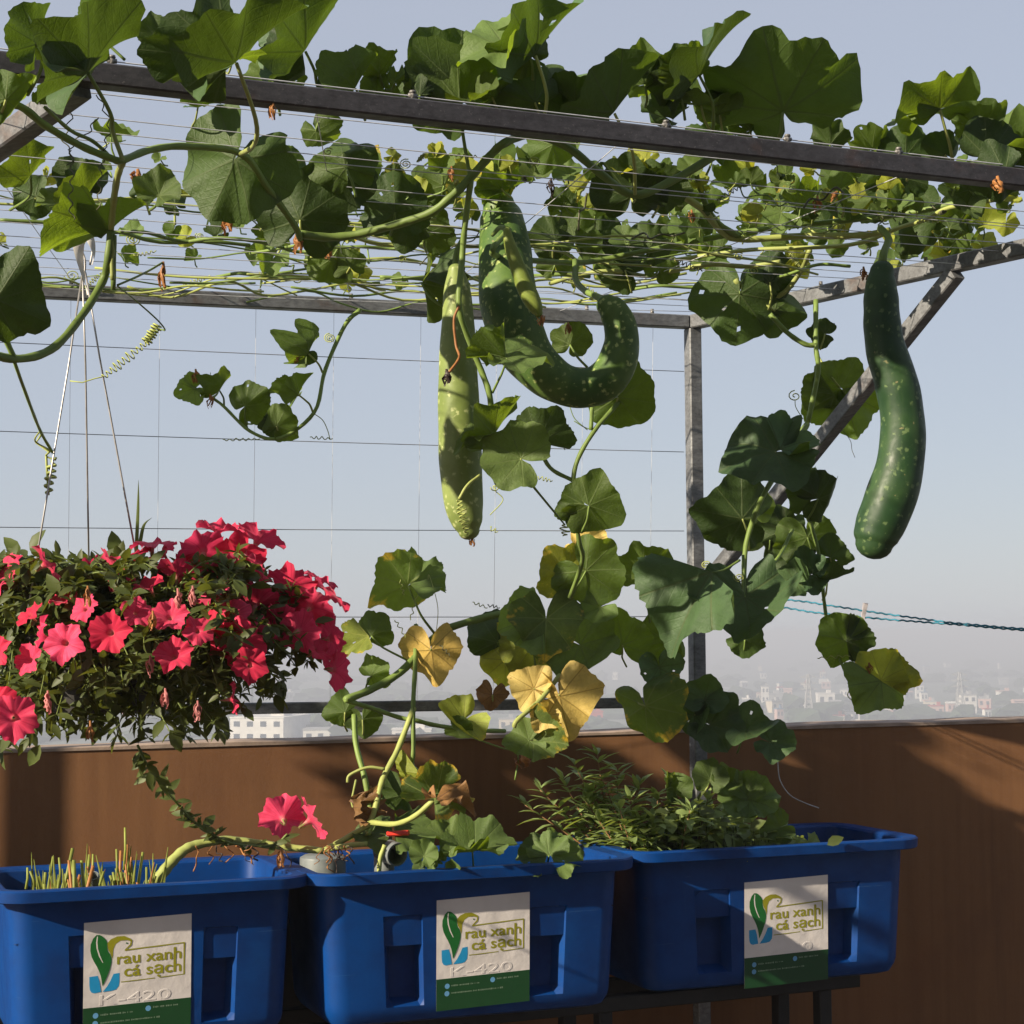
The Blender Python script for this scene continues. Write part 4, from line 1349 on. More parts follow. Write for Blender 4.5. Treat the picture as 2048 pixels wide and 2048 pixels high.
leaf(v, 1402, 212, 125, 175, (0, .97, .12), 2.12, 'g', cone=.15, ruffle=.1, node=(1420, 260, 2.14))
leaf(v, 1218, 232, 58, 190, B_, 2.12, 'd', pet=False)
leaf(v, 1000, 215, 50, 30, B_, 2.1, 'd')
for (x, y, r, a_, k, D_) in ((850, 195, 80, 130, 'd', 1.98), (985, 195, 70, 60, 'g', 2.02), (1150, 205, 78, 120, 'd', 2.06), (1290, 170, 90, 40, 'g', 2.08), (1330, 235, 72, 140, 'd', 2.12), (1500, 262, 66, 60, 'g', 2.2),
                             (760, 150, 66, 60, 'g', 1.97), (1660, 290, 60, 120, 'd', 2.22), (1745, 300, 62, 60, 'g', 2.24), (560, 110, 70, 120, 'g', 1.97), (330, 95, 80, 60, 'd', 1.9), (1960, 262, 80, 130, 'g', 2.2)):
    leaf(v, x, y, r * 1.2, a_, (-.3 * math.sin(R_(a_)) * (1 if a_ < 90 else -1), .75, -.6), D_, k, cone=.5, ruffle=.13, pr=.0026)
# --- upper right
keel(v, 1400, 152, 185, 57, 2.06, 'd', open_=.22, nz=-.03, node=(1425, 270, 2.12), pr=.0034)
leaf(v, 1394, 150, 80, 150, VL, 2.06, 'g', cone=.5, pet=False)
leaf(v, 1385, 140, 52, 100, F_, 2.07, 'g', cone=.4, pet=False)
leaf(v, 1566, 224, 188, 98, (.05, .84, -.52), 2.12, 'd', cone=.24, droop=.05, node=(1548, 300, 2.15), pr=.0038, ruffle=.12, sec=172)
leaf(v, 1440, 230, 80, 135, V_, 2.14, 'g', cone=.4, node=(1450, 290, 2.16))
leaf(v, 1436, 228, 58, 90, F_, 2.13, 'g', cone=.35, pet=False)
leaf(v, 1425, 300, 95, 95, (0, .55, -.8), 2.25, 'd', cone=.25)
leaf(v, 1880, 220, 155, 182, (-.12, .93, -.30), 2.16, 'g', cone=.15, droop=.35, node=(1905, 320, 2.2), pr=.0036)
keel(v, 1884, 220, 90, 52, 2.16, 'g', open_=.9, pet=False)
leaf(v, 1812, 312, 88, 130, B_, 2.24, 'd', cone=.3)
leaf(v, 1890, 310, 75, 150, B_, 2.22, 'd', cone=.4)
leaf(v, 2000, 296, 140, 40, (0, .80, .50), 2.2, 'g', cone=.25, ruffle=.12, node=(1990, 350, 2.2))
leaf(v, 1975, 315, 120, 10, B_, 2.18, 'd', cone=.3)
leaf(v, 2010, 345, 95, 200, B_, 2.10, 'd', cone=.3)
leaf(v, 2060, 300, 110, 100, V_, 2.2, 'g', cone=.4)
# --- under the near beam, right half
leaf(v, 1562, 425, 98, 172, F_, 2.45, 'g', cone=.15, node=(1580, 460, 2.45))
leaf(v, 1590, 420, 75, 40, F_, 2.46, 'g', cone=.2)
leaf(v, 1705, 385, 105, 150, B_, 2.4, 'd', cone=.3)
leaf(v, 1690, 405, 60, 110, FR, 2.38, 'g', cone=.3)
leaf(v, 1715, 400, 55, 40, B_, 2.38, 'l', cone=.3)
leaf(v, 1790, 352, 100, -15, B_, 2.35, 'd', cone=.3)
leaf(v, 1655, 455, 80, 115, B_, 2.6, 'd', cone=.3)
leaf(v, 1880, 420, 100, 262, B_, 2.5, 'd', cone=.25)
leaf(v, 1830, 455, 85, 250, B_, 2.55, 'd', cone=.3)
leaf(v, 1540, 565, 95, 95, B_, 2.7, 'd', cone=.3)
leaf(v, 1750, 400, 80, 210, B_, 2.5, 'd', cone=.3)
leaf(v, 1385, 455, 80, 120, F_, 2.5, 'g', cone=.3)
leaf(v, 1360, 390, 75, 60, B_, 2.4, 'g', cone=.3)
leaf(v, 1940, 380, 85, 200, B_, 2.3, 'd', cone=.3)
leaf(v, 1480, 588, 138, 266, (.05, .12, -1), 2.7, 'd', cone=.12, holes=True, ruffle=.06, node=(1470, 560, 2.72))
leaf(v, 1550, 622, 98, -8, B_, 2.72, 'd', cone=.3, node=(1520, 600, 2.72))
leaf(v, 1650, 668, 48, 170, B_, 2.72, 'd', cone=.3, node=(1640, 700, 2.72))
# --- under the near beam, middle
leaf(v, 790, 425, 112, 92, B_, 2.2, 'd', cone=.2, holes=True)
leaf(v, 690, 362, 92, 252, B_, 2.15, 'd', cone=.25, node=(690, 330, 2.15))
leaf(v, 888, 372, 72, 112, B_, 2.3, 'g', cone=.4)
keel(v, 1002, 388, 95, 26, 2.3, 'g')
leaf(v, 820, 445, 85, 172, B_, 2.3, 'd', cone=.25)
leaf(v, 850, 468, 82, 60, BR, 2.35, 'g', cone=.35)
leaf(v, 1105, 290, 80, 252, B_, 2.2, 'g', cone=.3, node=(1110, 260, 2.2))
leaf(v, 1262, 395, 120, 88, (0, .6, -.78), 2.25, 'd', cone=.25, node=(1270, 400, 2.2))
leaf(v, 1320, 390, 90, 20, (0, .6, -.78), 2.27, 'd', cone=.25)
leaf(v, 1110, 478, 75, 140, B_, 2.5, 'd', cone=.3)
leaf(v, 1150, 482, 80, 70, BR, 2.5, 'g', cone=.4)
leaf(v, 1200, 482, 78, 95, B_, 2.52, 'd', cone=.3)
leaf(v, 1250, 482, 48, 110, F_, 2.5, 'g', cone=.3)
leaf(v, 1300, 495, 75, 60, B_, 2.55, 'd', cone=.3)
leaf(v, 1110, 530, 62, 100, B_, 2.6, 'g', cone=.3)
leaf(v, 1250, 540, 82, 150, B_, 2.65, 'd', cone=.3)
leaf(v, 1320, 540, 60, 60, B_, 2.65, 'g', cone=.3)
leaf(v, 842, 566, 115, 238, (.75, .15, -.55), 2.2, 'g', cone=.5, fold=.5, node=(935, 640, 2.2))
leaf(v, 850, 558, 92, 58, (.80, -.3, -.4), 2.19, 'd', cone=.4, fold=.4, pet=False)
leaf(v, 1014, 718, 128, 22, (.1, .80, .50), 2.06, 'g', cone=.25, droop=.3, node=(985, 785, 2.1))
leaf(v, 1010, 716, 82, 165, (-.2, .8, -.5), 2.06, 'g', cone=.35, pet=False)
leaf(v, 1140, 690, 68, 75, B_, 2.4, 'g', cone=.3, node=(1175, 735, 2.4))
# random smaller leaves deeper in the canopy
rf = random.Random(2024)
for k in range(150):
    q = rf.random()
    if q < 0.40: x, y = rf.uniform(1340, 2040), rf.uniform(330, 520)
    elif q < 0.78: x, y = rf.uniform(640, 1340), rf.uniform(300, 560)
    else: x, y = rf.uniform(-20, 640), rf.uniform(280, 520)
    if 840 < x < 1100 and y > 420: continue
    D = min(3.0, max(2.25, Dn(x, y) + rf.uniform(0.0, 0.25)))
    nn = rf.choice([B_, BL, BR, V_, V_, F_, (0, .6, .8), VR])
    leaf(v, x, y, rf.uniform(26, 58) * (0.8 if q >= 0.78 else 1), rf.uniform(0, 360), nn, D, rf.choice('gggglle'), cone=rf.uniform(.15, .5), lod=.7, pr=.0018, fold=rf.uniform(.15, .9), twist=rf.uniform(-.5, .5))

# leaves lying flat on the wires, seen nearly edge on
for k in range(16):
    u, w_ = rf.random(), rf.random()
    q = nleft.lerp(ncorner, .30 + .68 * u).lerp(fleft.lerp(f1, .30 + .68 * u), .05 + .85 * w_)
    q.z = TZ + rf.uniform(.05, .13)
    rel = q - CAMP
    zc = rel.dot(CF); x = 1024 + FPX * rel.dot(CR) / zc; y = 1024 - FPX * rel.dot(CU) / zc
    leaf(v, x, y, rf.uniform(70, 105), rf.uniform(0, 360), (rf.uniform(-.35, .35), 1, rf.uniform(-.25, .25)), q.y / KD, rf.choice('ggd'), cone=rf.uniform(.1, .35), lod=.7, pr=.002)
# a second, smaller leaved vine tangled through the back wires
vb = empty('gourd_vine', f1.lerp(f0, .5), 'smaller leaved gourd vine tangled through the rear wires of the pergola', 'gourd vine')
for k in range(135):
    x = rf.choice([rf.uniform(620, 1340), rf.uniform(1340, 2040), rf.uniform(380, 2040)]); y = rf.uniform(320, 575) - max(0, (x - 1400)) * .09
    if 850 < x < 1080 and y > 430: continue
    D = min(2.98, max(2.35, Dn(x, y) + rf.uniform(0.0, 0.15)))
    leaf(vb, x, y, rf.uniform(24, 52), rf.uniform(0, 360), rf.choice([B_, BL, BR, V_, (0, .6, .8), VR, U_]), D, rf.choice('ggglde'), cone=rf.uniform(.15, .5), lod=.6, pr=.0015, fold=rf.uniform(.15, .9), twist=rf.uniform(-.5, .5))
rq = random.Random(404)
for k in range(26):
    x = rq.uniform(420, 1960); y = rq.uniform(380, 560) - max(0, (x - 1400)) * .09; dx, dy = rq.uniform(-130, 130), rq.uniform(-45, 60)
    D = min(2.95, Dn(x, y)); n_ = 5
    pts = [(x + dx * i / n_ + rq.uniform(-8, 8), y + dy * i / n_ + rq.uniform(-10, 10), D + rq.uniform(-.02, .02)) for i in range(n_ + 1)]
    cc = catmull(pts, 5); mb = MB(); mb.tube([P(*p) for p in cc], rq.uniform(.0012, .0024), 6); mb.build('stem', M[rq.choice(['stem', 'stem', 'stem_pale', 'tendril_dark'])], vb)
# unseen vine left of the frame, its leaves added to shade the wall
v2_ = empty('gourd_vine', nleft.lerp(fleft, .5), 'unseen gourd vine at the far left of the pergola, added to shade the wall', 'gourd vine')
for k in range(150):
    q = Vector((rf.uniform(-3.0, -1.3), rf.uniform(3.45, 5.1), TZ + rf.uniform(.0, .25)))
    rel = q - CAMP
    zc = rel.dot(CF); x = 1024 + FPX * rel.dot(CR) / zc; y = 1024 - FPX * rel.dot(CU) / zc
    if x > -190: continue
    leaf(v2_, x, y, rf.uniform(90, 140), rf.uniform(0, 360), (rf.uniform(-.9, .1), .8, rf.uniform(-.1, .7)), q.y / KD, rf.choice('gd'), cone=rf.uniform(.1, .3), lod=.5, pr=.002)

# --- main stems on the wires
S = stem
S(v, [(-30, 195, 1.62), (40, 212, 1.63), (90, 250, 1.66), (160, 290, 1.70), (222, 316, 1.72), (246, 320, 1.73), (300, 300, 1.78), (370, 292, 1.82), (480, 306, 1.87), (532, 372, 1.95), (588, 450, 2.03), (600, 478, 2.06)], 8)
S(v, [(90, 215, 1.62), (140, 260, 1.68), (185, 282, 1.72), (225, 318, 1.73)], 4)
S(v, [(246, 322, 1.73), (236, 350, 1.77), (228, 400, 1.82), (222, 460, 1.85)], 7, 'stem_pale')
S(v, [(222, 462, 1.85), (215, 520, 1.85), (205, 562, 1.86), (160, 635, 1.83), (100, 700, 1.78), (25, 718, 1.72), (-60, 690, 1.66)], 8)
S(v, [(228, 470, 1.85), (226, 580, 1.86)], 5)
S(v, [(-5, 600, 1.66), (5, 660, 1.70), (28, 716, 1.72)], 6)
S(v, [(28, 722, 1.72), (60, 810, 1.85), (82, 865, 2.0), (105, 905, 2.04)], 3.5)
S(v, [(600, 468, 2.06), (660, 474, 2.08), (730, 465, 2.08), (850, 430, 2.06), (900, 395, 2.05), (940, 355, 2.05), (985, 305, 2.05), (1010, 285, 2.05), (1060, 270, 2.12), (1130, 292, 2.12), (1200, 347, 2.12), (1268, 390, 2.13), (1350, 358, 2.15), (1450, 302, 2.18), (1540, 280, 2.25)], 8.5)
S(v, [(942, 358, 2.05), (930, 450, 2.07), (924, 520, 2.08), (918, 612, 2.07), (940, 685, 2.09), (962, 740, 2.10), (980, 795, 2.10), (985, 880, 2.12)], 6)
S(v, [(918, 612, 2.06), (908, 640, 2.06), (912, 690, 2.06), (918, 715, 2.05), (898, 745, 2.04)], 2.6, 'withered')
S(v, [(1018, 460, 2.28), (985, 500, 2.2), (1010, 515, 2.3), (1140, 525, 2.45), (1200, 520, 2.5), (1300, 500, 2.5), (1500, 462, 2.5), (1700, 440, 2.45), (1850, 420, 2.4), (2080, 365, 2.3)], 6)
S(v, [(1150, 522, 2.45), (1152, 560, 2.4), (1175, 585, 2.33), (1204, 597, 2.28)], 6)
S(v, [(1345, 380, 2.3), (1400, 415, 2.35), (1440, 460, 2.42), (1480, 478, 2.45), (1600, 472, 2.45), (1720, 470, 2.4), (1780, 460, 2.4)], 7, 'stem_pale')
S(v, [(1390, 330, 2.3), (1400, 380, 2.35), (1430, 440, 2.4), (1480, 475, 2.45)], 6)
S(v, [(1760, 532, 2.30), (1768, 500, 2.31), (1778, 478, 2.33), (1760, 455, 2.36)], 7)
S(v, [(1470, 560, 2.7), (1510, 595, 2.72), (1560, 590, 2.72), (1600, 545, 2.7), (1620, 500, 2.65)], 5, 'stem_pale')
S(v, [(1540, 628, 2.7), (1575, 665, 2.7), (1610, 688, 2.7), (1632, 690, 2.7)], 5)
S(v, [(1632, 600, 2.72), (1632, 690, 2.70), (1636, 745, 2.7), (1616, 845, 2.7)], 5)
S(v, [(1990, 400, 2.3), (1900, 415, 2.35), (1850, 440, 2.4), (1800, 455, 2.45), (1700, 490, 2.5), (1500, 500, 2.55), (1350, 520, 2.6)], 4.5, 'stem_pale')
rh = random.Random(91)
for k in range(24):
    t = rh.uniform(0.45, 0.97)
    ta = rh.uniform(0.25, 0.6); tb = ta + rh.uniform(0.2, 0.4)
    pts = []
    m_ = 7
    for i in range(m_):
        f = i / (m_ - 1)
        s_ = ta + (tb - ta) * f
        q = nleft.lerp(ncorner, s_).lerp(fleft.lerp(f1, s_), min(0.99, t + rh.uniform(-0.05, 0.05)))
        pts.append(q + Vector((0, 0, rh.uniform(-0.02, 0.03))))
    c = catmull(pts, 5)
    mb = MB(); r = rh.uniform(0.0016, 0.0036); mb.tube(c, r, 6); mb.build('stem', M[rh.choice(['stem', 'stem_pale', 'stem_pale'])], v)
for (x0, x1, y, dy) in ((0, 500, 440, 55), (240, 660, 470, 30), (430, 760, 545, 20), (500, 900, 500, -10), (760, 1180, 560, -10), (1100, 1560, 560, -35), (1250, 1700, 590, -60), (640, 1000, 475, 20)):
    pts = []
    for i in range(8):
        f = i / 7; x = x0 + (x1 - x0) * f; yy = y + dy * f + rh.uniform(-10, 10)
        pts.append((x, yy, PZ(x, yy, TZ + 0.005).y / KD))
    S(v, pts, rh.uniform(3, 4.5), rh.choice(['stem', 'stem_pale']))
# tendrils
coil(v, (205, 755), (300, 680), 11, 9, 2.05, lead=[(140, 762), (165, 765), (190, 757)])
mb = MB(); mb.tube([P(*p) for p in catmull([(235, 572, 1.86), (270, 600, 1.95), (315, 640, 2.0), (330, 660, 2.03), (318, 660, 2.05), (300, 680, 2.05)], 6)], .0016, 5); mb.build('tendril', M['stem'], v)
coil(v, (292, 685), (316, 650), 7, 9, 2.05, th=2.0, taper=0)
coil(v, (95, 990), (108, 915), 6, 9, 2.04, th=2.6, lead=[(82, 870), (72, 885), (100, 905), (92, 910)])
mb = MB(); mb.tube([P(*p) for p in catmull([(80, 862, 2.0), (70, 882, 2.02), (98, 900, 2.03), (92, 912, 2.04), (112, 920, 2.04)], 6)], .0017, 5); mb.build('tendril', M['tendril'], v)
mb = MB(); mb.tube([P(*p) for p in catmull([(235, 570, 1.86), (270, 555, 1.9), (300, 540, 1.95), (325, 525, 1.98)], 6)], .0022, 5); mb.build('tendril', M['stem'], v)
withered(v, 326, 548, 1.98, 46, 20, seed=1)
withered(v, 455, 440, 2.05, 40, 22, seed=2); withered(v, 595, 480, 2.08, 36, 22, seed=3)
withered(v, 275, 352, 1.98, 26, 26, seed=4); withered(v, 656, 505, 2.3, 24, 18, seed=5)
withered(v, 1995, 368, 2.07, 30, 24, seed=6); withered(v, 1635, 408, 2.35, 30, 18, seed=7)
withered(v, 1102, 372, 2.2, 30, 16, 'withered_dark', seed=8); withered(v, 893, 752, 2.035, 26, 20, 'withered_dark', seed=9)
withered(v, 1668, 388, 2.35, 18, 16, seed=10); withered(v, 1727, 545, 2.3, 22, 16, seed=11)
withered(v, 903, 345, 2.2, 24, 14, seed=12); withered(v, 1136, 655, 2.3, 20, 14, seed=13)
withered(v, 545, 215, 1.75, 34, 16, seed=14); withered(v, 1383, 430, 2.45, 20, 14, seed=15)
rtn = random.Random(8)
for k in range(34):
    x = rtn.uniform(80, 2000); y = rtn.uniform(300, 560)
    D = min(2.9, Dn(x, y))
    if rtn.random() < 0.55:
        dx, dy = rtn.uniform(-70, 70), rtn.uniform(-15, 40)
        coil(v, (x, y), (x + dx, y + dy), rtn.uniform(5, 11), rtn.uniform(3, 5), D, rtn.choice(['tendril', 'tendril', 'tendril_dark']), th=1.1)
    else:
        curl_tendril(v, x, y, D, rtn.uniform(8, 16), rtn.uniform(1.2, 2.5), k)
for k, pts in enumerate((((138, 170), (140, 230), (128, 280), (148, 310), (135, 330)), ((200, 190), (215, 250), (205, 300), (202, 360), (198, 420)), ((138, 300), (140, 350), (145, 400), (150, 440)),
                         ((195, 235), (180, 260), (160, 275), (135, 300)))):
    mb = MB(); rsd = random.Random(k)
    c = catmull([(x + rsd.uniform(-5, 5), y, 1.72) for x, y in pts], 8)
    mb.tube([P(p[0] + 5 * math.sin(p[1] * 0.22), p[1], p[2]) for p in c], .0011, 5); mb.build('tendril', M['tendril_dark'], v)

# --- tip of the vine hanging in the opening at left
S(v, [(720, 620, 2.75), (690, 650, 2.74), (650, 740, 2.72), (628, 825, 2.7), (560, 876, 2.7), (500, 862, 2.7), (440, 806, 2.7), (380, 770, 2.7), (370, 750, 2.7)], 4.5, taper=.55)
leaf(v, 388, 778, 52, 200, (0, .2, .95), 2.7, 'g', cone=.2, node=(400, 795))
keel(v, 440, 782, 60, 55, 2.7, 'g', node=(448, 812))
leaf(v, 490, 812, 75, 42, B_, 2.69, 'g', cone=.25, node=(495, 858))
keel(v, 598, 790, 66, 62, 2.69, 'g', node=(626, 825))
leaf(v, 594, 788, 62, 200, (0, .8, -.5), 2.69, 'g', cone=.3, pet=False)
leaf(v, 553, 852, 64, 62, B_, 2.69, 'g', cone=.2, node=(560, 874))
leaf(v, 548, 852, 42, 185, B_, 2.7, 'd', cone=.25, pet=False)
keel(v, 618, 708, 85, 62, 2.7, 'g', node=(645, 745))
leaf(v, 610, 706, 42, 215, B_, 2.7, 'd', cone=.2, pet=False)
withered(v, 391, 752, 2.69, 26, 16, seed=20); withered(v, 420, 800, 2.69, 22, 14, seed=21); withered(v, 592, 716, 2.69, 18, 12, seed=22)
coil(v, (446, 880), (520, 878), 6, 2.5, 2.7, th=1.0); coil(v, (620, 875), (665, 878), 4, 3, 2.7, th=1.0)
curl_tendril(v, 660, 676, 2.7, 12, 2.5, 3)
mb = MB(); mb.tube([P(*p) for p in catmull([(626, 826, 2.7), (645, 840, 2.7), (655, 860, 2.7), (660, 878, 2.7)], 5)], .0012, 5); mb.build('tendril', M['tendril'], v)
mb = MB(); mb.tube([P(*p) for p in catmull([(421, 745, 2.7), (420, 760, 2.7), (422, 775, 2.7), (412, 792, 2.7)], 5)], .001, 5); mb.build('tendril', M['tendril'], v)

# ------------------------------------------------------------------ hanging shoot in the middle
hv = empty('gourd_shoot', P(1150, 1000, 2.35), 'gourd shoot hanging down under the hooked gourd with a few leaves', 'gourd vine')
v = hv
S(v, [(1260, 745, 2.45), (1240, 800, 2.42), (1190, 860, 2.4), (1152, 930, 2.4), (1148, 1000, 2.4), (1158, 1080, 2.42), (1165, 1120, 2.45), (1140, 1195, 2.5)], 4.5)
S(v, [(1184, 815, 2.4), (1182, 860, 2.4)], 4)
S(v, [(1075, 885, 2.4), (1100, 935, 2.4), (1148, 962, 2.4)], 4)
S(v, [(985, 870, 2.12), (1030, 925, 2.15), (1060, 965, 2.2), (1130, 1050, 2.25)], 4.5, taper=.4)
leaf(v, 1236, 795, 115, -14, (0, .35, -.93), 2.41, 'g', cone=.25, node=(1230, 812))
keel(v, 990, 872, 118, 52, 2.10, 'g', node=(986, 905))
leaf(v, 986, 872, 80, 205, (-.2, .9, .3), 2.10, 'g', cone=.3, droop=.4, pet=False)
leaf(v, 1042, 918, 112, 150, (-.1, .25, .95), 2.08, 'g', cone=.2, node=(1058, 960))
leaf(v, 1078, 885, 82, 68, B_, 2.38, 'd', cone=.25, pet=False)
leaf(v, 1178, 1012, 100, -22, (0, .25, -.96), 2.38, 'g', cone=.22, node=(1163, 1065))
leaf(v, 1170, 1012, 62, 195, B_, 2.39, 'g', cone=.2, pet=False)
withered(v, 1052, 950, 2.1, 24, 14, 'tendril', seed=31)
coil(v, (1130, 1050), (1128, 1072), 3, 9, 2.25, th=1.3); curl_tendril(v, 990, 975, 2.1, 9, 1.5, 31)
mb = MB(); mb.tube([P(*p) for p in catmull([(1040, 962, 2.15), (1000, 965, 2.12), (990, 980, 2.1), (1006, 1000, 2.1), (980, 1030, 2.1)], 6)], .0011, 5); mb.build('tendril', M['tendril'], v)
coil(v, (980, 1055), (995, 1065), 2, 5, 2.1, th=1.0); coil(v, (1075, 955), (1105, 962), 4, 4, 2.3, th=1.0)
S(v, [(960, 950, 2.06), (935, 970, 2.05), (918, 998, 2.05)], 3, 'stem_pale')
coil(v, (918, 1000), (935, 1070), 9, 9, 2.03, th=1.5)
for k, pts in enumerate((((1140, 815), (1150, 838), (1175, 860)), ((1148, 842), (1170, 855), (1195, 862)), ((1130, 900), (1120, 880), (1108, 860)))):
    mb = MB(); mb.tube([P(p[0], p[1], 2.4) for p in catmull(pts, 6)], .0011, 5); mb.build('tendril', M['stem'], v)

# ------------------------------------------------------------------ lower vine rooted in the tubs, partly yellow
DS = TS
lv = empty('yellowing_gourd_vine', P(740, 1690, 2.38), 'yellowing gourd vine climbing the trellis from the middle tub', 'gourd vine')
v = lv
S(v, [(1040, 1228, 2.6), (990, 1230, 2.58), (900, 1255, 2.55), (868, 1275, 2.55), (800, 1345, 2.5), (740, 1380, 2.48), (690, 1400, 2.45)], 7)
S(v, [(690, 1400, 2.45), (740, 1415, 2.48), (800, 1435, 2.5), (830, 1440, 2.5), (870, 1450, 2.52), (940, 1460, 2.55), (1010, 1462, 2.6)], 4.5)
S(v, [(708, 1430, 2.47), (712, 1490, 2.45), (730, 1560, 2.43), (742, 1640, 2.42), (735, 1670, 2.4)], 5.5)
S(v, [(832, 1250, 2.55), (830, 1330, 2.5), (826, 1410, 2.47), (826, 1500, 2.46), (824, 1530, 2.46), (838, 1545, 2.45)], 4.5)
S(v, [(828, 1415, 2.47), (795, 1500, 2.45), (765, 1560, 2.43), (742, 1640, 2.41), (700, 1672, 2.4), (645, 1702, 2.38)], 5.5, 'stem_pale')
S(v, [(645, 1702, 2.38), (690, 1692, 2.38), (735, 1688, 2.38)], 5, 'stem_pale')
S(v, [(742, 1645, 2.4), (790, 1648, 2.36), (830, 1632, 2.33), (868, 1600, 2.32)], 5.5, 'stem_pale')
S(v, [(770, 1538, 2.42), (735, 1535, 2.42), (700, 1550, 2.42), (695, 1565, 2.42)], 3, 'stem_pale')
S(v, [(1120, 1350, 2.45), (1080, 1400, 2.42), (1035, 1440, 2.4), (1028, 1455, 2.4)], 4.5, 'stem_pale')
S(v, [(945, 1475, 2.5), (1000, 1495, 2.5), (1035, 1508, 2.5), (1030, 1560, 2.5)], 1.6)
leaf(v, 816, 1172, 112, 212, (-.15, .55, -.80), 2.52, 'e', cone=.3, droop=.3, node=(870, 1268), pr=.0034)
leaf(v, 820, 1168, 82, 22, (.1, .75, .55), 2.52, 'g', cone=.3, pet=False)
leaf(v, 742, 1272, 66, 58, BR, 2.5, 'g', cone=.45, node=(818, 1322), pr=.003)
leaf(v, 738, 1272, 62, 220, (-.4, .5, .7), 2.5, 'l', cone=.3, pet=False)
leaf(v, 1092, 1238, 112, 268, (0, .45, .88), 2.5, 'e', cone=.18, droop=.35, node=(1085, 1290), ruffle=.09)
leaf(v, 1085, 1238, 95, 190, (-.2, .5, .85), 2.51, 'g', cone=.2, pet=False)
leaf(v, 1140, 1150, 92, 128, (-.2, .2, -.95), 2.5, 'l', cone=.25, node=(1150, 1200))
leaf(v, 1168, 1095, 82, 345, (.1, .4, -.9), 2.52, 'y', cone=.3, node=(1160, 1160))
leaf(v, 1172, 1142, 112, -42, (.1, .3, -.95), 2.48, 'g', cone=.18, node=(1140, 1200))
leaf(v, 1288, 1150, 92, 92, (0, .5, -.85), 2.55, 'g', cone=.3, node=(1300, 1245))
leaf(v, 1200, 1215, 60, 210, F_, 2.5, 'g', cone=.3)
leaf(v, 995, 1285, 92, 170, B_, 2.62, 'd', cone=.25, node=(1010, 1300))
leaf(v, 1065, 1290, 105, 240, (0, .2, -.97), 2.6, 'l', cone=.25)
leaf(v, 1010, 1320, 80, 270, B_, 2.62, 'l', cone=.25)
leaf(v, 1160, 1290, 125, 330, (0, .35, .93), 2.63, 'g', cone=.2)
leaf(v, 1335, 1285, 95, 190, B_, 2.7, 'g', cone=.25)
leaf(v, 1245, 1290, 95, 100, B_, 2.66, 'g', cone=.2)
leaf(v, 1318, 1335, 70, 280, (0, .3, .93), 2.64, 'd', cone=.25)
leaf(v, 862, 1300, 98, 275, (.1, .15, -.97), 2.5, 'y', cone=.35, droop=.2, node=(850, 1285), label='withered yellow leaf')
leaf(v, 742, 1352, 58, 30, BR, 2.5, 'g', cone=.3, node=(730, 1385))
leaf(v, 985, 1390, 50, 265, B_, 2.6, 'w', cone=.3)
leaf(v, 690, 1425, 62, 190, B_, 2.5, 'g', cone=.3); leaf(v, 725, 1440, 58, 280, B_, 2.5, 'g', cone=.25)
leaf(v, 1068, 1378, 72, 150, (0, .2, .95), 2.44, 'y', cone=.3, node=(1120, 1360), label='yellow leaf')
leaf(v, 1118, 1392, 118, 282, (.1, .15, -.98), 2.43, 'y', cone=.22, ruffle=.12, node=(1125, 1350), label='large yellow leaf with dark veins')
leaf(v, 1092, 1432, 52, 240, F_, 2.42, 'y', cone=.3, pet=False)
leaf(v, 928, 1440, 85, 218, (.1, .45, .85), 2.46, 'l', cone=.25, node=(945, 1455))
leaf(v, 915, 1462, 48, 330, F_, 2.45, 'g', cone=.3, pet=False)
leaf(v, 1058, 1482, 68, 190, (0, .6, .8), 2.42, 'g', cone=.2, node=(1030, 1452))
leaf(v, 1066, 1484, 72, -8, (0, .65, .75), 2.42, 'e', cone=.2, pet=False)
leaf(v, 1290, 1412, 125, -58, (.4, .2, -.85), 2.6, 'e', cone=.35, fold=.3, node=(1270, 1390))
leaf(v, 872, 1598, 82, 115, (-.1, .55, -.8), 2.31, 'e', cone=.35, pet=False)
leaf(v, 868, 1600, 80, 5, (0, .85, .45), 2.30, 'e', cone=.15, droop=.3, pet=False)
leaf(v, 872, 1600, 78, 352, (0, .95, .28), 2.29, 'w', cone=.05, fold=.45, ruffle=.2, droop=.2, pet=False, sec=75)
leaf(v, 872, 1596, 34, 150, (0, .9, .4), 2.29, 'w', cone=.05, fold=.4, ruffle=.2, pet=False, sec=70)
leaf(v, 840, 1548, 70, 225, B_, 2.44, 'l', cone=.4, pet=False)
leaf(v, 810, 1590, 58, 200, B_, 2.46, 'd', cone=.3, pet=False)
leaf(v, 705, 1615, 62, 265, (.7, .2, .5), 2.42, 'w', cone=.5, fold=.7, ruffle=.25, node=(712, 1560))
leaf(v, 730, 1600, 45, 270, (.6, .2, -.6), 2.42, 'w', cone=.5, fold=.8, ruffle=.25, pet=False)
rtn = random.Random(18)
for (x, y, a, b) in ((820, 1240, 835, 1190), (790, 1240, 812, 1275), (880, 1290, 900, 1312), (975, 1210, 1000, 1216), (945, 1205, 975, 1216), (808, 1190, 800, 1160)):
    coil(v, (x, y), (a, b), 3, 3.0, 2.5, rtn.choice(['tendril', 'tendril_dark']), th=1.0)
mb = MB(); mb.tube([P(*p) for p in catmull([(872, 1270, 2.54), (876, 1220, 2.5), (868, 1180, 2.5), (858, 1150, 2.5), (856, 1160, 2.5)], 6)], .001, 5); mb.build('tendril', M['tendril'], v)
withered(v, 922, 1418, 2.48, 26, 24, 'tendril', seed=41); withered(v, 1045, 1520, 2.5, 24, 30, seed=42)

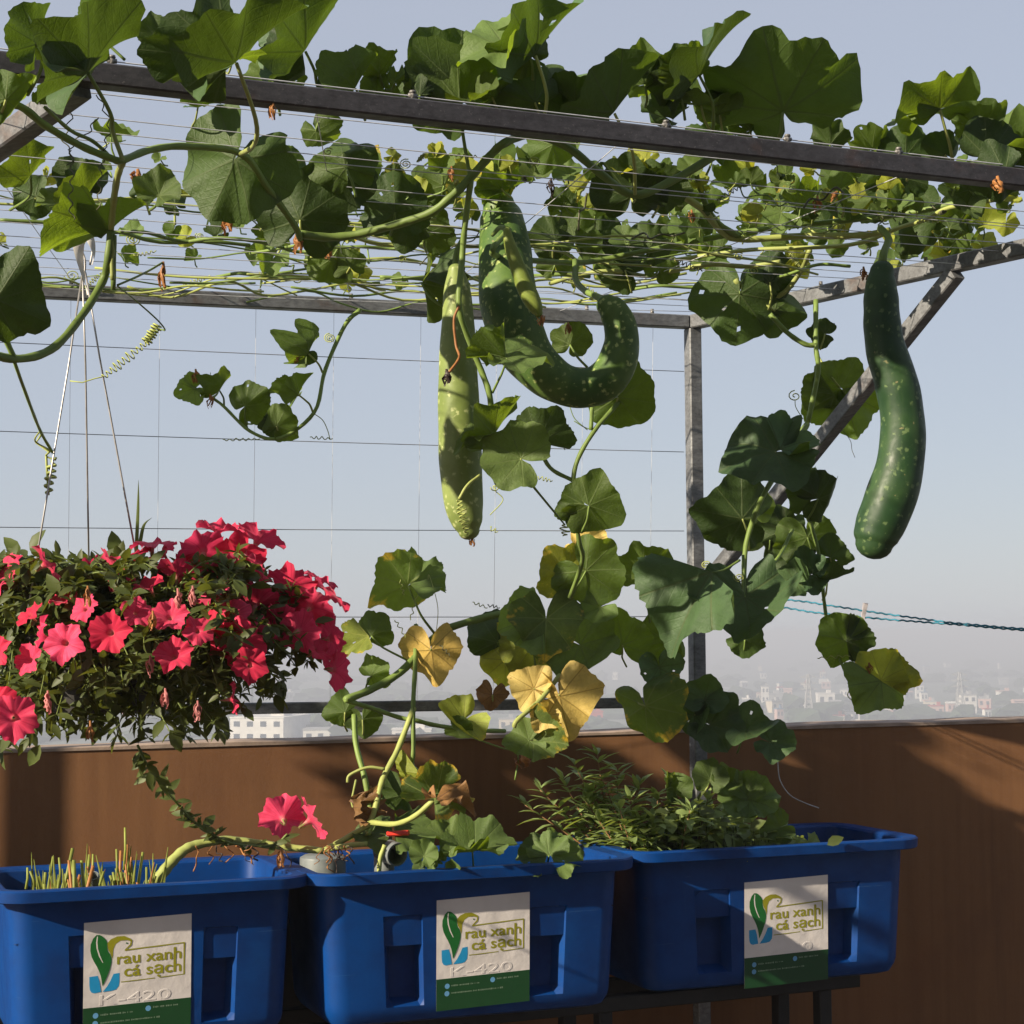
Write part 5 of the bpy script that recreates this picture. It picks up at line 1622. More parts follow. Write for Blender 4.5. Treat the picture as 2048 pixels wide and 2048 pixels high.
# seedlings in the middle tub
sv_ = empty('gourd_seedling', P(945, 1725, 2.42), 'gourd seedlings with broad pale leaves sprouting from the middle tub', 'seedlings')
v = sv_
leaf(v, 785, 1664, 92, 172, (0, .95, .30), 2.42, 'g', cone=.06, fold=.05, node=(762, 1750), sec=80)
leaf(v, 788, 1662, 105, 12, (.05, .94, .33), 2.42, 'g', cone=.06, fold=.05, pet=False)
leaf(v, 945, 1705, 85, 165, (-.2, .85, -.1), 2.40, 'g', cone=.25, node=(942, 1760))
leaf(v, 950, 1702, 85, 25, (.1, .85, .35), 2.40, 'g', cone=.3, pet=False)
leaf(v, 900, 1690, 62, 70, (0, .7, .7), 2.43, 'g', cone=.25, pet=False)
leaf(v, 1098, 1712, 52, 95, (0, .62, .78), 2.44, 'g', cone=.15, fold=.1, node=(1092, 1745), sec=95)
leaf(v, 1094, 1712, 64, 165, (-.1, .75, .65), 2.44, 'g', cone=.12, fold=.1, pet=False)
leaf(v, 1102, 1712, 68, 18, (.1, .75, .65), 2.44, 'g', cone=.12, fold=.1, pet=False)
leaf(v, 848, 1712, 46, 70, F_, 2.37, 'g', cone=.2, node=(845, 1760))
for (x, y, a) in ((900, 1703, 60), (862, 1725, 20), (905, 1735, 80), (880, 1720, 140), (840, 1738, 200)):
    leaf(v, x, y, 24, a, F_, 2.38, 'g', cone=.2, fold=.3, lod=.5)
S(v, [(758, 1760, 2.36), (760, 1720, 2.36), (770, 1690, 2.36)], 4.5, 'stem_pale')

DS = 1.0
# ------------------------------------------------------------------ vine climbing the right brace
rv = empty('climbing_gourd_vine', P(1470, 1200, 2.7), 'gourd vine climbing up the diagonal brace and post at right', 'gourd vine')
v = rv
S(v, [(1616, 845, 2.7), (1590, 880, 2.7), (1570, 930, 2.7), (1590, 985, 2.72), (1620, 1045, 2.72), (1640, 1120, 2.72), (1648, 1200, 2.72), (1660, 1270, 2.72), (1690, 1340, 2.72), (1735, 1400, 2.72), (1765, 1400, 2.72)], 5, taper=.5)
S(v, [(1615, 850, 2.68), (1530, 985, 2.6), (1500, 1060, 2.6), (1490, 1110, 2.6), (1488, 1180, 2.6)], 5)
S(v, [(1585, 1060, 2.7), (1560, 1110, 2.65), (1535, 1140, 2.62)], 3.5)
leaf(v, 1680, 775, 85, 140, (0, .25, -.97), 2.85, 'g', cone=.2, node=(1630, 700))
leaf(v, 1688, 778, 105, 285, (.1, .2, -.97), 2.85, 'g', cone=.2, pet=False)
leaf(v, 1670, 790, 72, 215, B_, 2.84, 'g', cone=.2, pet=False)
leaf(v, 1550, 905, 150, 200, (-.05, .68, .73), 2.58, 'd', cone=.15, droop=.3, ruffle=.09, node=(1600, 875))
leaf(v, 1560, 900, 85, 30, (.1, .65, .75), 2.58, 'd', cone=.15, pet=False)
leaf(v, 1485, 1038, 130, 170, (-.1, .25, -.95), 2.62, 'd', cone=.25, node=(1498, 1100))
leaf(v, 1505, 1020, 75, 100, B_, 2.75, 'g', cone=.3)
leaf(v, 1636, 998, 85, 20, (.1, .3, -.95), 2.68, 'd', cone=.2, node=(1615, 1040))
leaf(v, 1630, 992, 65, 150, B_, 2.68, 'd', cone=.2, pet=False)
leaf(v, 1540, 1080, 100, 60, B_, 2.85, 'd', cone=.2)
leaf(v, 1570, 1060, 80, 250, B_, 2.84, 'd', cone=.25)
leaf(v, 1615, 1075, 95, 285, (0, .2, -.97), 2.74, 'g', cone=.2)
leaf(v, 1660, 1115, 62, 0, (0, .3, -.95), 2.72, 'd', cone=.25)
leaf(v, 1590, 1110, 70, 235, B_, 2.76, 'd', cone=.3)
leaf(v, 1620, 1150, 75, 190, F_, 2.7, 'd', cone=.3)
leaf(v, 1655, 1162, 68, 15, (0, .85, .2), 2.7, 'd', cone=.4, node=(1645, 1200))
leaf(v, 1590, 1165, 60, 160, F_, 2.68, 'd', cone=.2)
leaf(v, 1490, 1195, 128, 268, (.10, .62, .78), 2.55, 'd', cone=.12, ruffle=.09, fold=.12, node=(1486, 1110), pr=.0032, sec=172)
leaf(v, 1425, 1145, 175, 242, (-.55, .35, .75), 2.52, 'd', cone=.12, fold=.35, droop=.15, node=(1480, 1120), sec=80)
leaf(v, 1490, 1280, 62, -25, B_, 2.66, 'd', cone=.3)
leaf(v, 1692, 1282, 85, 165, (0, .25, -.95), 2.70, 'g', cone=.22, node=(1662, 1250))
leaf(v, 1694, 1282, 62, 10, (0, .3, -.95), 2.70, 'd', cone=.25, pet=False)
leaf(v, 1762, 1362, 90, 68, (0, .35, -.93), 2.70, 'l', cone=.3, node=(1730, 1390))
leaf(v, 1762, 1362, 82, 235, (-.2, .3, .93), 2.70, 'g', cone=.25, pet=False)
leaf(v, 1770, 1360, 72, 0, B_, 2.71, 'l', cone=.25, pet=False)
withered(v, 1738, 1335, 2.7, 18, 14, seed=51); withered(v, 1712, 1390, 2.7, 18, 12, seed=52)
coil(v, (1700, 1312), (1635, 1316), 4, 3, 2.71, th=1.0)
mb = MB(); mb.tube([P(*p) for p in catmull([(1735, 1378, 2.7), (1705, 1378, 2.7), (1695, 1390, 2.7), (1705, 1402, 2.7)], 6)], .0012, 5); mb.build('tendril', M['tendril'], v)
curl_tendril(v, 1590, 792, 2.7, 14, 1.5, 51); curl_tendril(v, 1412, 1130, 2.6, 10, 2, 52); curl_tendril(v, 1478, 1155, 2.55, 12, 2, 53)
mb = MB(); mb.tube([P(*p) for p in catmull([(1606, 838, 2.7), (1592, 815, 2.7), (1590, 800, 2.7)], 6)], .0011, 5); mb.build('tendril', M['tendril'], v)
mb = MB(); mb.tube([P(*p) for p in catmull([(1678, 852, 2.8), (1700, 880, 2.8), (1704, 900, 2.8), (1710, 915, 2.8)], 6)], .0008, 5); mb.build('tendril', M['tendril_dark'], v)
# leaves in the shade at the foot of the post
for (x, y, r, a, n, k) in ((1410, 1400, 70, 80, F_, 'd'), (1420, 1450, 95, -20, (.1, .4, .9), 'd'), (1490, 1460, 85, -10, (0, .55, .8), 'd'), (1540, 1485, 70, -20, (0, .6, .75), 'd'),
                           (1390, 1430, 60, 260, F_, 'd')):
    leaf(v, x, y, r, a, n, 2.95, k, cone=.2, lod=.8)
# leaves by the post foot in the right tub
DS = TS
for (x, y, r, a, n, k) in ((1420, 1560, 58, 80, F_, 'g'), (1450, 1570, 52, 20, (0, .6, .8), 'g'), (1490, 1600, 78, 150, (0, .55, .8), 'g'), (1500, 1600, 82, 15, (.1, .6, .75), 'g'), (1560, 1655, 55, 200, F_, 'g'), (1350, 1585, 55, 120, F_, 'g')):
    leaf(v, x, y, r, a, n, 2.66, k, cone=.25, lod=.8)
mb = MB(); mb.tube([P(*p) for p in catmull([(1555, 1520, 2.9), (1560, 1560, 2.9), (1580, 1590, 2.9), (1610, 1606, 2.9), (1638, 1616, 2.9)], 6)], .0016, 5); mb.build('tendril', M['nylon'], v)

DS = 1.0
# ------------------------------------------------------------------ gourds
def gourd(name, pts, mat, label, stalk=None, tail=None, n=8, cat='gourd', seg=40, lump=0.012):
    c = catmull(pts, n)
    w = [P(p[0], p[1], p[2]) for p in c]
    r = [px2m(p[3], p[2]) for p in c]
    root = empty(name, w[0], label, cat, 'gourds hanging from the pergola')
    rs = random.Random(len(label))
    mb = MB()
    # rounded ends
    d0 = (w[0] - w[1]).normalized(); d1 = (w[-1] - w[-2]).normalized()
    pts2, rad = [], []
    for k in (0.98, 0.85, 0.6, 0.3):
        pts2.append(w[0] + d0 * r[0] * k); rad.append(r[0] * math.sqrt(1 - k * k))
    pts2 += w; rad += r
    for k in (0.3, 0.6, 0.85, 0.98):
        pts2.append(w[-1] + d1 * r[-1] * k * .8); rad.append(r[-1] * math.sqrt(1 - k * k))
    ph = rs.uniform(0, 6)
    rad = [q * (1 + lump * math.sin(i * 0.55 + ph) + lump * 0.6 * math.sin(i * 0.23 + ph * 2)) for i, q in enumerate(rad)]
    mb.tube(pts2, rad, seg)
    mb.build('fruit', M[mat], root)
    if stalk:
        m2 = MB(); cc = catmull(stalk, 6); m2.tube([P(*p[:3]) for p in cc], [px2m(p[3], p[2]) for p in cc], 10); m2.build('stalk', M['stem'], root)
    if tail:
        withered(root, tail[0], tail[1], tail[2], tail[3], tail[4], 'withered', seed=int(tail[0]))
    return root
D1 = 2.16
gourd('bottle_gourd', [(912, 542, D1, 16), (914, 575, D1, 26), (916, 640, D1, 33), (916, 720, D1, 38), (917, 795, D1, 41), (919, 870, D1, 43), (922, 940, D1, 43), (928, 1010, D1, 38), (934, 1042, D1, 32), (938, 1062, D1, 22)], 'gourd_light',
      'straight light green speckled gourd hanging in the middle', stalk=[(930, 470, D1, 5), (915, 500, D1, 6), (911, 535, D1, 8)], tail=(944, 1082, D1, 16, 12))
D2 = 2.27
gourd('bottle_gourd', [(998, 412, D2 + .06, 33), (1003, 438, D2 + .06, 44), (1010, 500, D2 + .04, 53), (1013, 560, D2 + .02, 57), (1022, 630, D2, 58), (1046, 695, D2, 54), (1085, 742, D2, 47), (1125, 768, D2, 42), (1166, 776, D2, 40), (1204, 765, D2, 41), (1230, 735, D2, 40), (1243, 690, D2, 36), (1240, 650, D2, 33), (1226, 622, D2, 30), (1212, 608, D2, 22)], 'gourd_hook',
      'dark speckled gourd bent into a hook in the middle', stalk=[(1175, 585, D2 + .04, 6), (1195, 594, D2 + .02, 7), (1210, 604, D2, 9)])
D3 = 2.15
gourd('young_gourd', [(1014, 462, D3, 8), (1020, 490, D3, 12), (1032, 525, D3, 15), (1048, 568, D3, 18), (1062, 597, D3, 18), (1072, 616, D3, 14), (1078, 628, D3, 8)], 'gourd_young',
      'small slim young gourd in front of the hooked gourd', stalk=[(985, 470, D3 + .05, 4), (1000, 455, D3 + .02, 5), (1013, 458, D3, 6)], tail=(1082, 638, D3, 20, 16), lump=0.005)
D4 = 2.28
gourd('bottle_gourd', [(1764, 545, D4, 25), (1762, 565, D4, 30), (1762, 590, D4, 34), (1763, 620, D4, 36), (1765, 655, D4, 38), (1772, 700, D4, 40), (1788, 750, D4, 43), (1801, 805, D4, 44), (1806, 868, D4, 45), (1798, 940, D4, 48), (1778, 1005, D4, 52), (1760, 1050, D4, 49), (1752, 1072, D4, 45), (1748, 1088, D4, 38)], 'gourd',
      'large dark green gourd hanging alone at right', stalk=[(1775, 480, D4 + .03, 6), (1768, 510, D4, 7), (1764, 538, D4, 10)])
# ------------------------------------------------------------------ hanging basket with petunias
HB = 2.34
hook = PZ(165, 470, TZ - 0.02)
HB = 2.07
pc = P(200, 1270, HB)
bk = empty('hanging_basket', pc, 'dark hanging pot on three long wires, hidden under petunias', 'hanging pot')
RP = px2m(140, HB)
mb = MB(); N = 36
prof = [(RP * .70, -0.15), (RP * .74, -0.148), (RP * .98, -0.01), (RP * 1.04, -0.01), (RP * 1.04, 0.0), (RP * .98, 0.004), (RP * .95, 0.0), (RP * .92, -0.03), (0.001, -0.03)]
vv = [(pc.x + r * math.cos(2 * math.pi * k / N), pc.y + r * math.sin(2 * math.pi * k / N), pc.z + z) for r, z in [(0.001, -0.15)] + prof for k in range(N)]
mb.add(vv, [(i * N + k, i * N + (k + 1) % N, (i + 1) * N + (k + 1) % N, (i + 1) * N + k) for i in range(len(prof)) for k in range(N)])
mb.build('pot', M['pot'], bk, sharp=40)
top = P(168, 545, HB)
for (x, y, dy) in ((62, 1185, -0.06), (178, 1150, 0.10), (272, 1110, 0.02)):
    mb = MB(); e = P(x, y, HB + dy); 
    d = (e - top); mb.tube([top + Vector((0.003 if x > 200 else -0.003, 0, 0)), top.lerp(e, .3), top.lerp(e, .7), e + d * 0.06], 0.0019, 8); mb.build('hanger_wire', M['hanger'], bk)
mb = MB()
mb.tube([P(*p) for p in catmull([(168, 560, HB), (170, 520, HB), (160, 490, HB), (165, 455, HB), (180, 450, HB), (186, 490, HB), (180, 530, HB)], 6)], 0.0022, 6); mb.build('hook', M['hanger'], bk)
mb = MB(); mb.tube([P(168, 455, HB), P(170, 400, HB), P(171, 337, HB)], .0014, 6); mb.build('cord', M['tendril_dark'], bk)
for pts, w in ((((157, 470), (158, 510), (168, 560), (176, 590)), 13), (((176, 468), (184, 490), (188, 512), (184, 530)), 10)):
    c = catmull([(p[0], p[1], HB - 0.006) for p in pts], 5); mb = MB(); v_ = []
    for i, p in enumerate(c):
        q = P(*p); ww = px2m(w, HB) * (1 - 0.7 * i / len(c)); an = i * 0.15
        v_ += [q - Vector((math.cos(an) * ww, math.sin(an) * ww, 0)), q + Vector((0, -0.004, 0)), q + Vector((math.cos(an) * ww, math.sin(an) * ww, 0))]
    mb.add(v_, [(3 * i + k, 3 * i + k + 1, 3 * i + k + 4, 3 * i + k + 3) for i in range(len(c) - 1) for k in (0, 1)])
    mb.build('tie_strip', M['white_strip'], bk)

pet = empty('petunia_plant', pc, 'coral pink petunias spilling over the hanging pot', 'petunia')
def petunia_mesh(seed):
    rs = np.random.RandomState(seed)
    ns = 50
    th = np.linspace(0, 2 * math.pi, ns, endpoint=False)
    prof = [(.05, -.62), (.055, -.5), (.075, -.35), (.11, -.2), (.16, -.08), (.24, -.01), (.40, .035), (.58, .06), (.76, .07), (.90, .06), (1.0, .04)]
    V = []; UV = []
    ph = rs.uniform(0, 6.28, 4); cup = rs.uniform(-.08, .30); asym = rs.uniform(-.12, .12)
    for i, (r, z) in enumerate(prof):
        t = max(0, (r - .2) / .8)
        lob = 1 + t * (0.10 * np.cos(5 * th) - 0.02) + t * 0.05 * np.sin(15 * th + ph[0]) * (t > .7) + t ** 3 * 0.03 * rs.randn(ns)
        rr = r * lob
        zz = z + cup * t ** 1.5 + t ** 2 * (0.09 * np.sin(5 * th + ph[1]) + 0.085 * np.sin(8 * th + ph[2]) + 0.06 * np.sin(15 * th + ph[3])) + asym * t * np.cos(th + ph[0])
        zz -= 0.05 * t * (np.cos(2.5 * th) ** 8)
        V.append(np.stack([rr * np.sin(th), rr * np.cos(th), zz], -1)); UV.append(np.stack([rr * np.sin(th), rr * np.cos(th)], -1))
    V = np.concatenate(V); UV = np.concatenate(UV)
    F = []; mi = []
    for i in range(len(prof) - 1):
        for k in range(ns):
            F.append((i * ns + k, (i + 1) * ns + k, (i + 1) * ns + (k + 1) % ns, i * ns + (k + 1) % ns)); mi.append(1 if i < 3 else 0)
    # calyx: five narrow sepals
    b = len(V); ex = []
    for k in range(5):
        a = 2 * math.pi * k / 5
        ex += [(.05 * math.sin(a - .4), .05 * math.cos(a - .4), -.64), (.05 * math.sin(a + .4), .05 * math.cos(a + .4), -.64), (.13 * math.sin(a + .25), .13 * math.cos(a + .25), -.42), (.17 * math.sin(a), .17 * math.cos(a), -.28), (.13 * math.sin(a - .25), .13 * math.cos(a - .25), -.42)]
        F.append((b + 5 * k, b + 5 * k + 1, b + 5 * k + 2, b + 5 * k + 3, b + 5 * k + 4)); mi.append(2)
    V = np.vstack([V, np.array(ex)]); UV = np.vstack([UV, np.zeros((25, 2)) + .5])
    me = bpy.data.meshes.new('flower'); me.from_pydata(V.tolist(), [], F)
    uvl = me.uv_layers.new(name='UVMap'); li = np.zeros(len(me.loops), int); me.loops.foreach_get('vertex_index', li); uvl.data.foreach_set('uv', UV[li].ravel())
    for k in ('petal', 'pet_tube', 'pet_calyx'): me.materials.append(M[k])
    me.polygons.foreach_set('material_index', mi); me.polygons.foreach_set('use_smooth', [True] * len(F)); me.update()
    return me
PM = [petunia_mesh(i) for i in range(12)]
rp = random.Random(61)
flowers = [
 # x, y, R, direction (right, up, towards camera), D offset
 (221, 1266, 47, (-.1, .15, 1), -.24), (130, 1286, 46, (-.2, .25, 1), -.24), (28, 1436, 52, (.3, .1, 1), -.26), (-8, 1410, 48, (-.2, .2, 1), -.2), (348, 1312, 44, (.1, .7, .8), -.22),
 (12, 1150, 56, (-.6, .5, .5), -.05), (92, 1128, 46, (.75, .55, -.1), -.12), (84, 1275, 46, (-.9, .2, .2), -.2), (170, 1218, 34, (-.4, .5, .7), -.2), (-6, 1300, 40, (-.5, .1, .9), -.22),
 (228, 1140, 52, (.55, .6, -.35), -.05), (305, 1088, 46, (.05, .95, .05), 0), (268, 1112, 40, (-.3, .9, -.1), 0), (436, 1062, 46, (.1, .95, .1), .02), (516, 1080, 56, (.35, .8, -.4), .05),
 (405, 1100, 58, (-.25, .6, -.7), .0), (478, 1118, 62, (.1, .4, -.85), .02), (506, 1140, 50, (.5, .5, -.5), .0), (352, 1146, 44, (-.1, .7, -.4), -.05), (240, 1168, 38, (.3, .4, -.6), -.1), (382, 1165, 46, (.2, .5, -.6), -.02),
 (325, 1105, 36, (-.5, .7, -.1), .02), (450, 1140, 46, (-.3, .7, -.4), -.02),
 (582, 1172, 54, (.2, .5, -.75), 0), (660, 1190, 50, (.5, .7, -.3), .0), (622, 1212, 52, (.2, .4, -.75), -.03), (562, 1246, 46, (.3, .3, -.7), -.05), (665, 1276, 52, (.75, .2, -.5), -.03), (600, 1262, 48, (.3, .1, -.8), -.08),
 (455, 1236, 54, (-.2, .5, .6), -.12), (420, 1246, 46, (-.5, .6, .4), -.15), (472, 1290, 60, (.1, .35, -.85), -.15), (515, 1262, 44, (.3, .6, .5), -.1), (672, 1340, 46, (.7, -.1, -.5), -.05),
 (465, 1398, 36, (.85, .1, -.1), -.18), (396, 1262, 34, (.3, .4, .8), -.2), (300, 1175, 34, (-.3, .8, .3), -.12), (645, 1235, 44, (.6, .3, -.4), .03), (540, 1195, 40, (-.2, .7, -.3), .03),
 (635, 1300, 42, (.6, .4, .2), -.06), (340, 1235, 40, (.1, .5, .7), -.2), (272, 1225, 36, (.4, .4, .6), -.2), (512, 1205, 50, (.1, .6, -.5), -.05), (430, 1190, 44, (-.3, .6, .2), -.1), (640, 1160, 40, (.4, .8, -.3), .03), (500, 1330, 40, (.3, .2, .8), -.18), (60, 1320, 36, (-.5, .3, .7), -.22), (575, 1215, 50, (-.2, .5, -.7), -.02), (380, 1120, 42, (-.4, .8, -.2), .02), (130, 1200, 32, (-.2, .8, .4), -.15), (180, 1130, 36, (-.2, .8, -.3), .05), (60, 1230, 34, (-.5, .6, .4), -.18),
]
for (x, y, R, d, dd) in flowers:
    D = HB + dd
    o = bpy.data.objects.new('flower', rp.choice(PM)); o.parent = pet
    n = camdir(d); q = n.to_track_quat('Z', 'Y').to_matrix() @ Matrix.Rotation(rp.uniform(0, 6.28), 3, 'Z')
    o.location = P(x, y, D) - pc; o.rotation_euler = q.to_euler(); s = px2m(R, D) * 0.90; o.scale = (s, s, s * rp.uniform(.9, 1.3)); link(o)
# two blooms that trail into the middle tub
DS = TS
for (x, y, R, d, D) in ((566, 1636, 46, (-.25, .3, -.9), 2.36), (622, 1640, 46, (.75, .45, -.35), 2.35)):
    o = bpy.data.objects.new('flower', rp.choice(PM)); o.parent = pet
    o.location = P(x, y, D) - pc; o.rotation_euler = (camdir(d).to_track_quat('Z', 'Y').to_matrix() @ Matrix.Rotation(rp.uniform(0, 6.28), 3, 'Z')).to_euler(); s = px2m(R, D); o.scale = (s, s, s); link(o)
DS = 1.0
for (x, y, sd) in ((355, 1195, 1), (385, 1190, 2), (305, 1240, 3), (330, 1395, 4), (395, 1420, 5), (180, 1460, 6), (175, 1190, 9), (300, 1330, 10), (95, 1400, 11), (562, 1715, 12)):
    withered(pet, x, y, (HB - .22) if y < 1600 else 2.33, 34, 16, 'pet_tube' if sd % 3 else 'withered', seed=60 + sd)

# leaves and stems of the petunias
def small_leaf(mb, base, d, n, L, W, fold=0.25, bend=0.2):
    d = d.normalized(); s = d.cross(n)
    if s.length < 1e-4: s = d.orthogonal()
    s.normalize(); n = s.cross(d)
    prof = [(0.0, .08), (.22, .75), (.5, 1.0), (.78, .62), (1.0, .04)]
    v = []
    for t, w in prof:
        c = base + d * (L * t) - n * (bend * L * t * t)
        v += [c - s * (W * w / 2) + n * (W * w * fold / 2), c, c + s * (W * w / 2) + n * (W * w * fold / 2)]
    mb.add(v, [(3 * i + k, 3 * i + k + 1, 3 * i + k + 4, 3 * i + k + 3) for i in range(len(prof) - 1) for k in (0, 1)])

def inside_mass(x, y):
    """outline of the petunia mass as it appears"""
    lo = np.interp(x, [-60, 0, 120, 250, 330, 430, 500, 560, 620, 660], [1500, 1500, 1470, 1475, 1480, 1470, 1440, 1400, 1330, 1290])
    hi = np.interp(x, [-60, 0, 60, 150, 250, 330, 420, 500, 560, 620, 660], [1110, 1105, 1135, 1130, 1125, 1140, 1110, 1110, 1165, 1185, 1230])
    return hi < y < lo
mbl = MB(); mbs = MB()
rl = random.Random(313)
ctr = pc + Vector((0, 0, 0.02))
nst = 0
while nst < 400:
    x = rl.uniform(-60, 640); y = rl.uniform(1110, 1500)
    if not inside_mass(x, y): continue
    nst += 1
    xx = (x - 290) / 350
    D = HB + rl.uniform(-0.22, 0.22) * math.sqrt(max(0.1, 1 - xx * xx))
    tip = P(x, y, D)
    a = pc + Vector((rl.uniform(-1, 1) * RP * .8 + (0.10 if x > 350 else 0), rl.uniform(-1, 1) * RP * .8, 0.0))
    mid = a.lerp(tip, .55) + Vector((0, 0, rl.uniform(0.02, 0.09)))
    c = [Vector(p) for p in catmull([a, mid, tip], 7)]
    mbs.tube(c, [0.0022 * (1 - .5 * i / len(c)) for i in range(len(c))], 5, cap=False)
    for i in range(5, len(c)):
        t = (c[i] - c[i - 1]).normalized()
        for q in range(3 if i > 9 else 2):
            d = (t * .5 + Vector((rl.gauss(0, 1), rl.gauss(0, 1), rl.gauss(.15, .8))).normalized()).normalized()
            n = Vector((rl.gauss(0, .5), rl.gauss(-.2, .5), 1)).normalized()
            L = rl.uniform(.018, .045); small_leaf(mbl, c[i], d, n, L, L * rl.uniform(.38, .55))
    if rl.random() < .45:
        # narrow bracts and buds at the tip
        for q in range(5):
            d = Vector((rl.gauss(0, 1), rl.gauss(0, 1), rl.gauss(.4, .8))).normalized(); small_leaf(mbl, tip, d, Vector((0, 0, 1)), rl.uniform(.012, .026), .0045)
o = mbl.build('foliage', M['pet_leaf'], pet); o['kind'] = 'stuff'
o = mbs.build('stems', M['pet_calyx'], pet); o['kind'] = 'stuff'
# bigger rounded leaves on top and the grass blades that grew in
for (x, y, L, a, D) in ((190, 1150, 75, 55, HB + .05), (115, 1180, 65, 60, HB - .1), (40, 1110, 50, 130, HB), (60, 1100, 50, 60, HB), (118, 1190, 50, 120, HB - .15), (235, 1120, 60, 100, HB + .1), (30, 1460, 55, 230, HB - .2), (340, 1460, 50, 300, HB - .2), (80, 1490, 50, 240, HB - .15)):
    mb = MB(); L_ = px2m(L, D); d = CR * math.cos(R_(a)) + CU * math.sin(R_(a)); small_leaf(mb, P(x, y, D), d, camdir((rp.uniform(-.4, .4), .5, .7)), L_, L_ * .55); mb.build('leaf', M['pet_leaf'], pet)
for pts in (((272, 1110), (276, 1020), (277, 960)), ((280, 1085), (288, 1050), (304, 1035)), ((245, 1110), (242, 1095), (236, 1084))):
    mb = MB(); c = catmull([(p[0], p[1], HB + .06) for p in pts], 6); v_ = []
    for i, p in enumerate(c):
        q = P(*p); ww = px2m(4.0, HB) * (1 - (i / (len(c) - 1)) ** 2 * .95); v_ += [q - CR * ww, q + Vector((0, -.001, 0)), q + CR * ww]
    mb.add(v_, [(3 * i + k, 3 * i + k + 1, 3 * i + k + 4, 3 * i + k + 3) for i in range(len(c) - 1) for k in (0, 1)]); mb.build('grass_blade', M['pet_leaf'], pet)
# trailing shoot down to the tubs
tr = catmull([(275, 1490, HB - .05), (300, 1540, HB - .02), (340, 1590, 2.50), (385, 1640, 2.58), (425, 1668, 2.62), (470, 1688, 2.63), (545, 1690, 2.63), (575, 1668, 2.63)], 8)
wpt = [P(*p) for p in tr]
mb = MB(); mb.tube(wpt, .0028, 6); mb.build('stem', M['pet_calyx'], pet)
for i in range(2, len(wpt) - 1):
    for q in range(2 if i < 34 else 1):
        if rl.random() < .8:
            mb = MB(); L = rl.uniform(.022, .05); small_leaf(mb, wpt[i], Vector((rl.gauss(0, 1), rl.gauss(0, .6), rl.gauss(0, .8))), Vector((rl.gauss(0, .3), -1, .4)), L, L * rl.uniform(.25, .5)); mb.build('leaf', M['pet_leaf'], pet)

DS = TS
# ------------------------------------------------------------------ left tub: old vine stump, cut shoots
tb = tub1
old = empty('vine_stump', P(325, 1765, 2.34), 'thick old gourd stem leaning out of the left tub', 'stem')
stem(old, [(300, 1775, 2.33), (322, 1750, 2.33), (345, 1722, 2.34), (372, 1698, 2.35), (400, 1688, 2.36), (450, 1680, 2.37), (510, 1686, 2.38), (580, 1695, 2.38), (648, 1702, 2.38)], 11, 'stem_pale', taper=.6, seg=12)
rr2 = random.Random(5)
for k in range(26):
    x = rr2.choice([rr2.uniform(295, 335), rr2.uniform(380, 560), rr2.uniform(640, 700)]); y = 1772 if x < 340 else 1692
    pts = [(x, y, 2.34)]
    for j in range(4):
        pts.append((pts[-1][0] + rr2.uniform(-14, 14), pts[-1][1] + rr2.uniform(2, 16), 2.34 + rr2.uniform(-.01, .01)))
    stem(old, pts, rr2.uniform(.8, 1.8), 'withered' if rr2.random() < .6 else 'withered_dark', name='root', n=4, seg=5)
mb = MB(); mb2 = MB()
sh = empty('cut_shoots', P(180, 1775, 2.28), 'yellow green cut grassy shoots standing in the left tub', 'shoots')
clump = [(rr2.uniform(90, 320), rr2.uniform(2.26, 2.42)) for _ in range(9)] + [(115, 2.3), (185, 2.3), (235, 2.32), (262, 2.3), (290, 2.3)]
for k in range(150):
    cx_, cd_ = rr2.choice(clump)
    x = rr2.gauss(cx_, 13); D = rr2.gauss(cd_, .02)
    yb = 1790 - (D - 2.2) * 120
    h = rr2.choice([rr2.uniform(10, 45), rr2.uniform(20, 85)])
    b = P(x, yb, D); b.z = RZ - 0.12
    f_ = Matrix.Rotation(-tub1['ang'], 3, 'Z') @ (b - tub1['c'])
    if abs(f_.x) > tub1['HW'] - .03 or abs(f_.y) > tub1['HD'] - .045: continue
    t_ = P(x + rr2.uniform(-34, 34), yb - h, D)
    if t_.z > RZ + 0.075: t_.z = RZ + 0.075
    t_.z = max(t_.z, RZ - 0.06)
    mbx = mb if k % 4 else mb2
    c = [b, b.lerp(t_, .5) + Vector((rr2.uniform(-.006, .006), 0, 0)), t_]
    wv = rr2.uniform(.0028, .0055); v_ = []
    if k % 3 == 0:
        mbx.tube(c, [wv, wv, wv * .8], 5)
    else:
        for i, q in enumerate(c):
            ww = wv * (1.2, 1, .2)[i]; v_ += [q - CR * ww, q + Vector((0, -.0015, 0)), q + CR * ww]
        mbx.add(v_, [(3 * i + q, 3 * i + q + 1, 3 * i + q + 4, 3 * i + q + 3) for i in range(2) for q in (0, 1)])
o = mb.build('shoots', M['shoot'], sh); o['kind'] = 'stuff'
o = mb2.build('dry_shoots', M['withered'], sh); o['kind'] = 'stuff'
for (x, y0, y1, x1) in ((248, 1740, 1655, 250), (52, 1778, 1735, 55), (70, 1775, 1742, 60), (120, 1770, 1715, 118), (182, 1770, 1708, 186), (232, 1770, 1698, 233)):
    mb = MB(); mb.tube([P(x, y0, 2.32), P((x + x1) / 2 + 2, (y0 + y1) / 2, 2.32), P(x1, y1, 2.32)], [.0034, .0032, .0026], 7); mb.build('stalk', M['shoot'], sh)

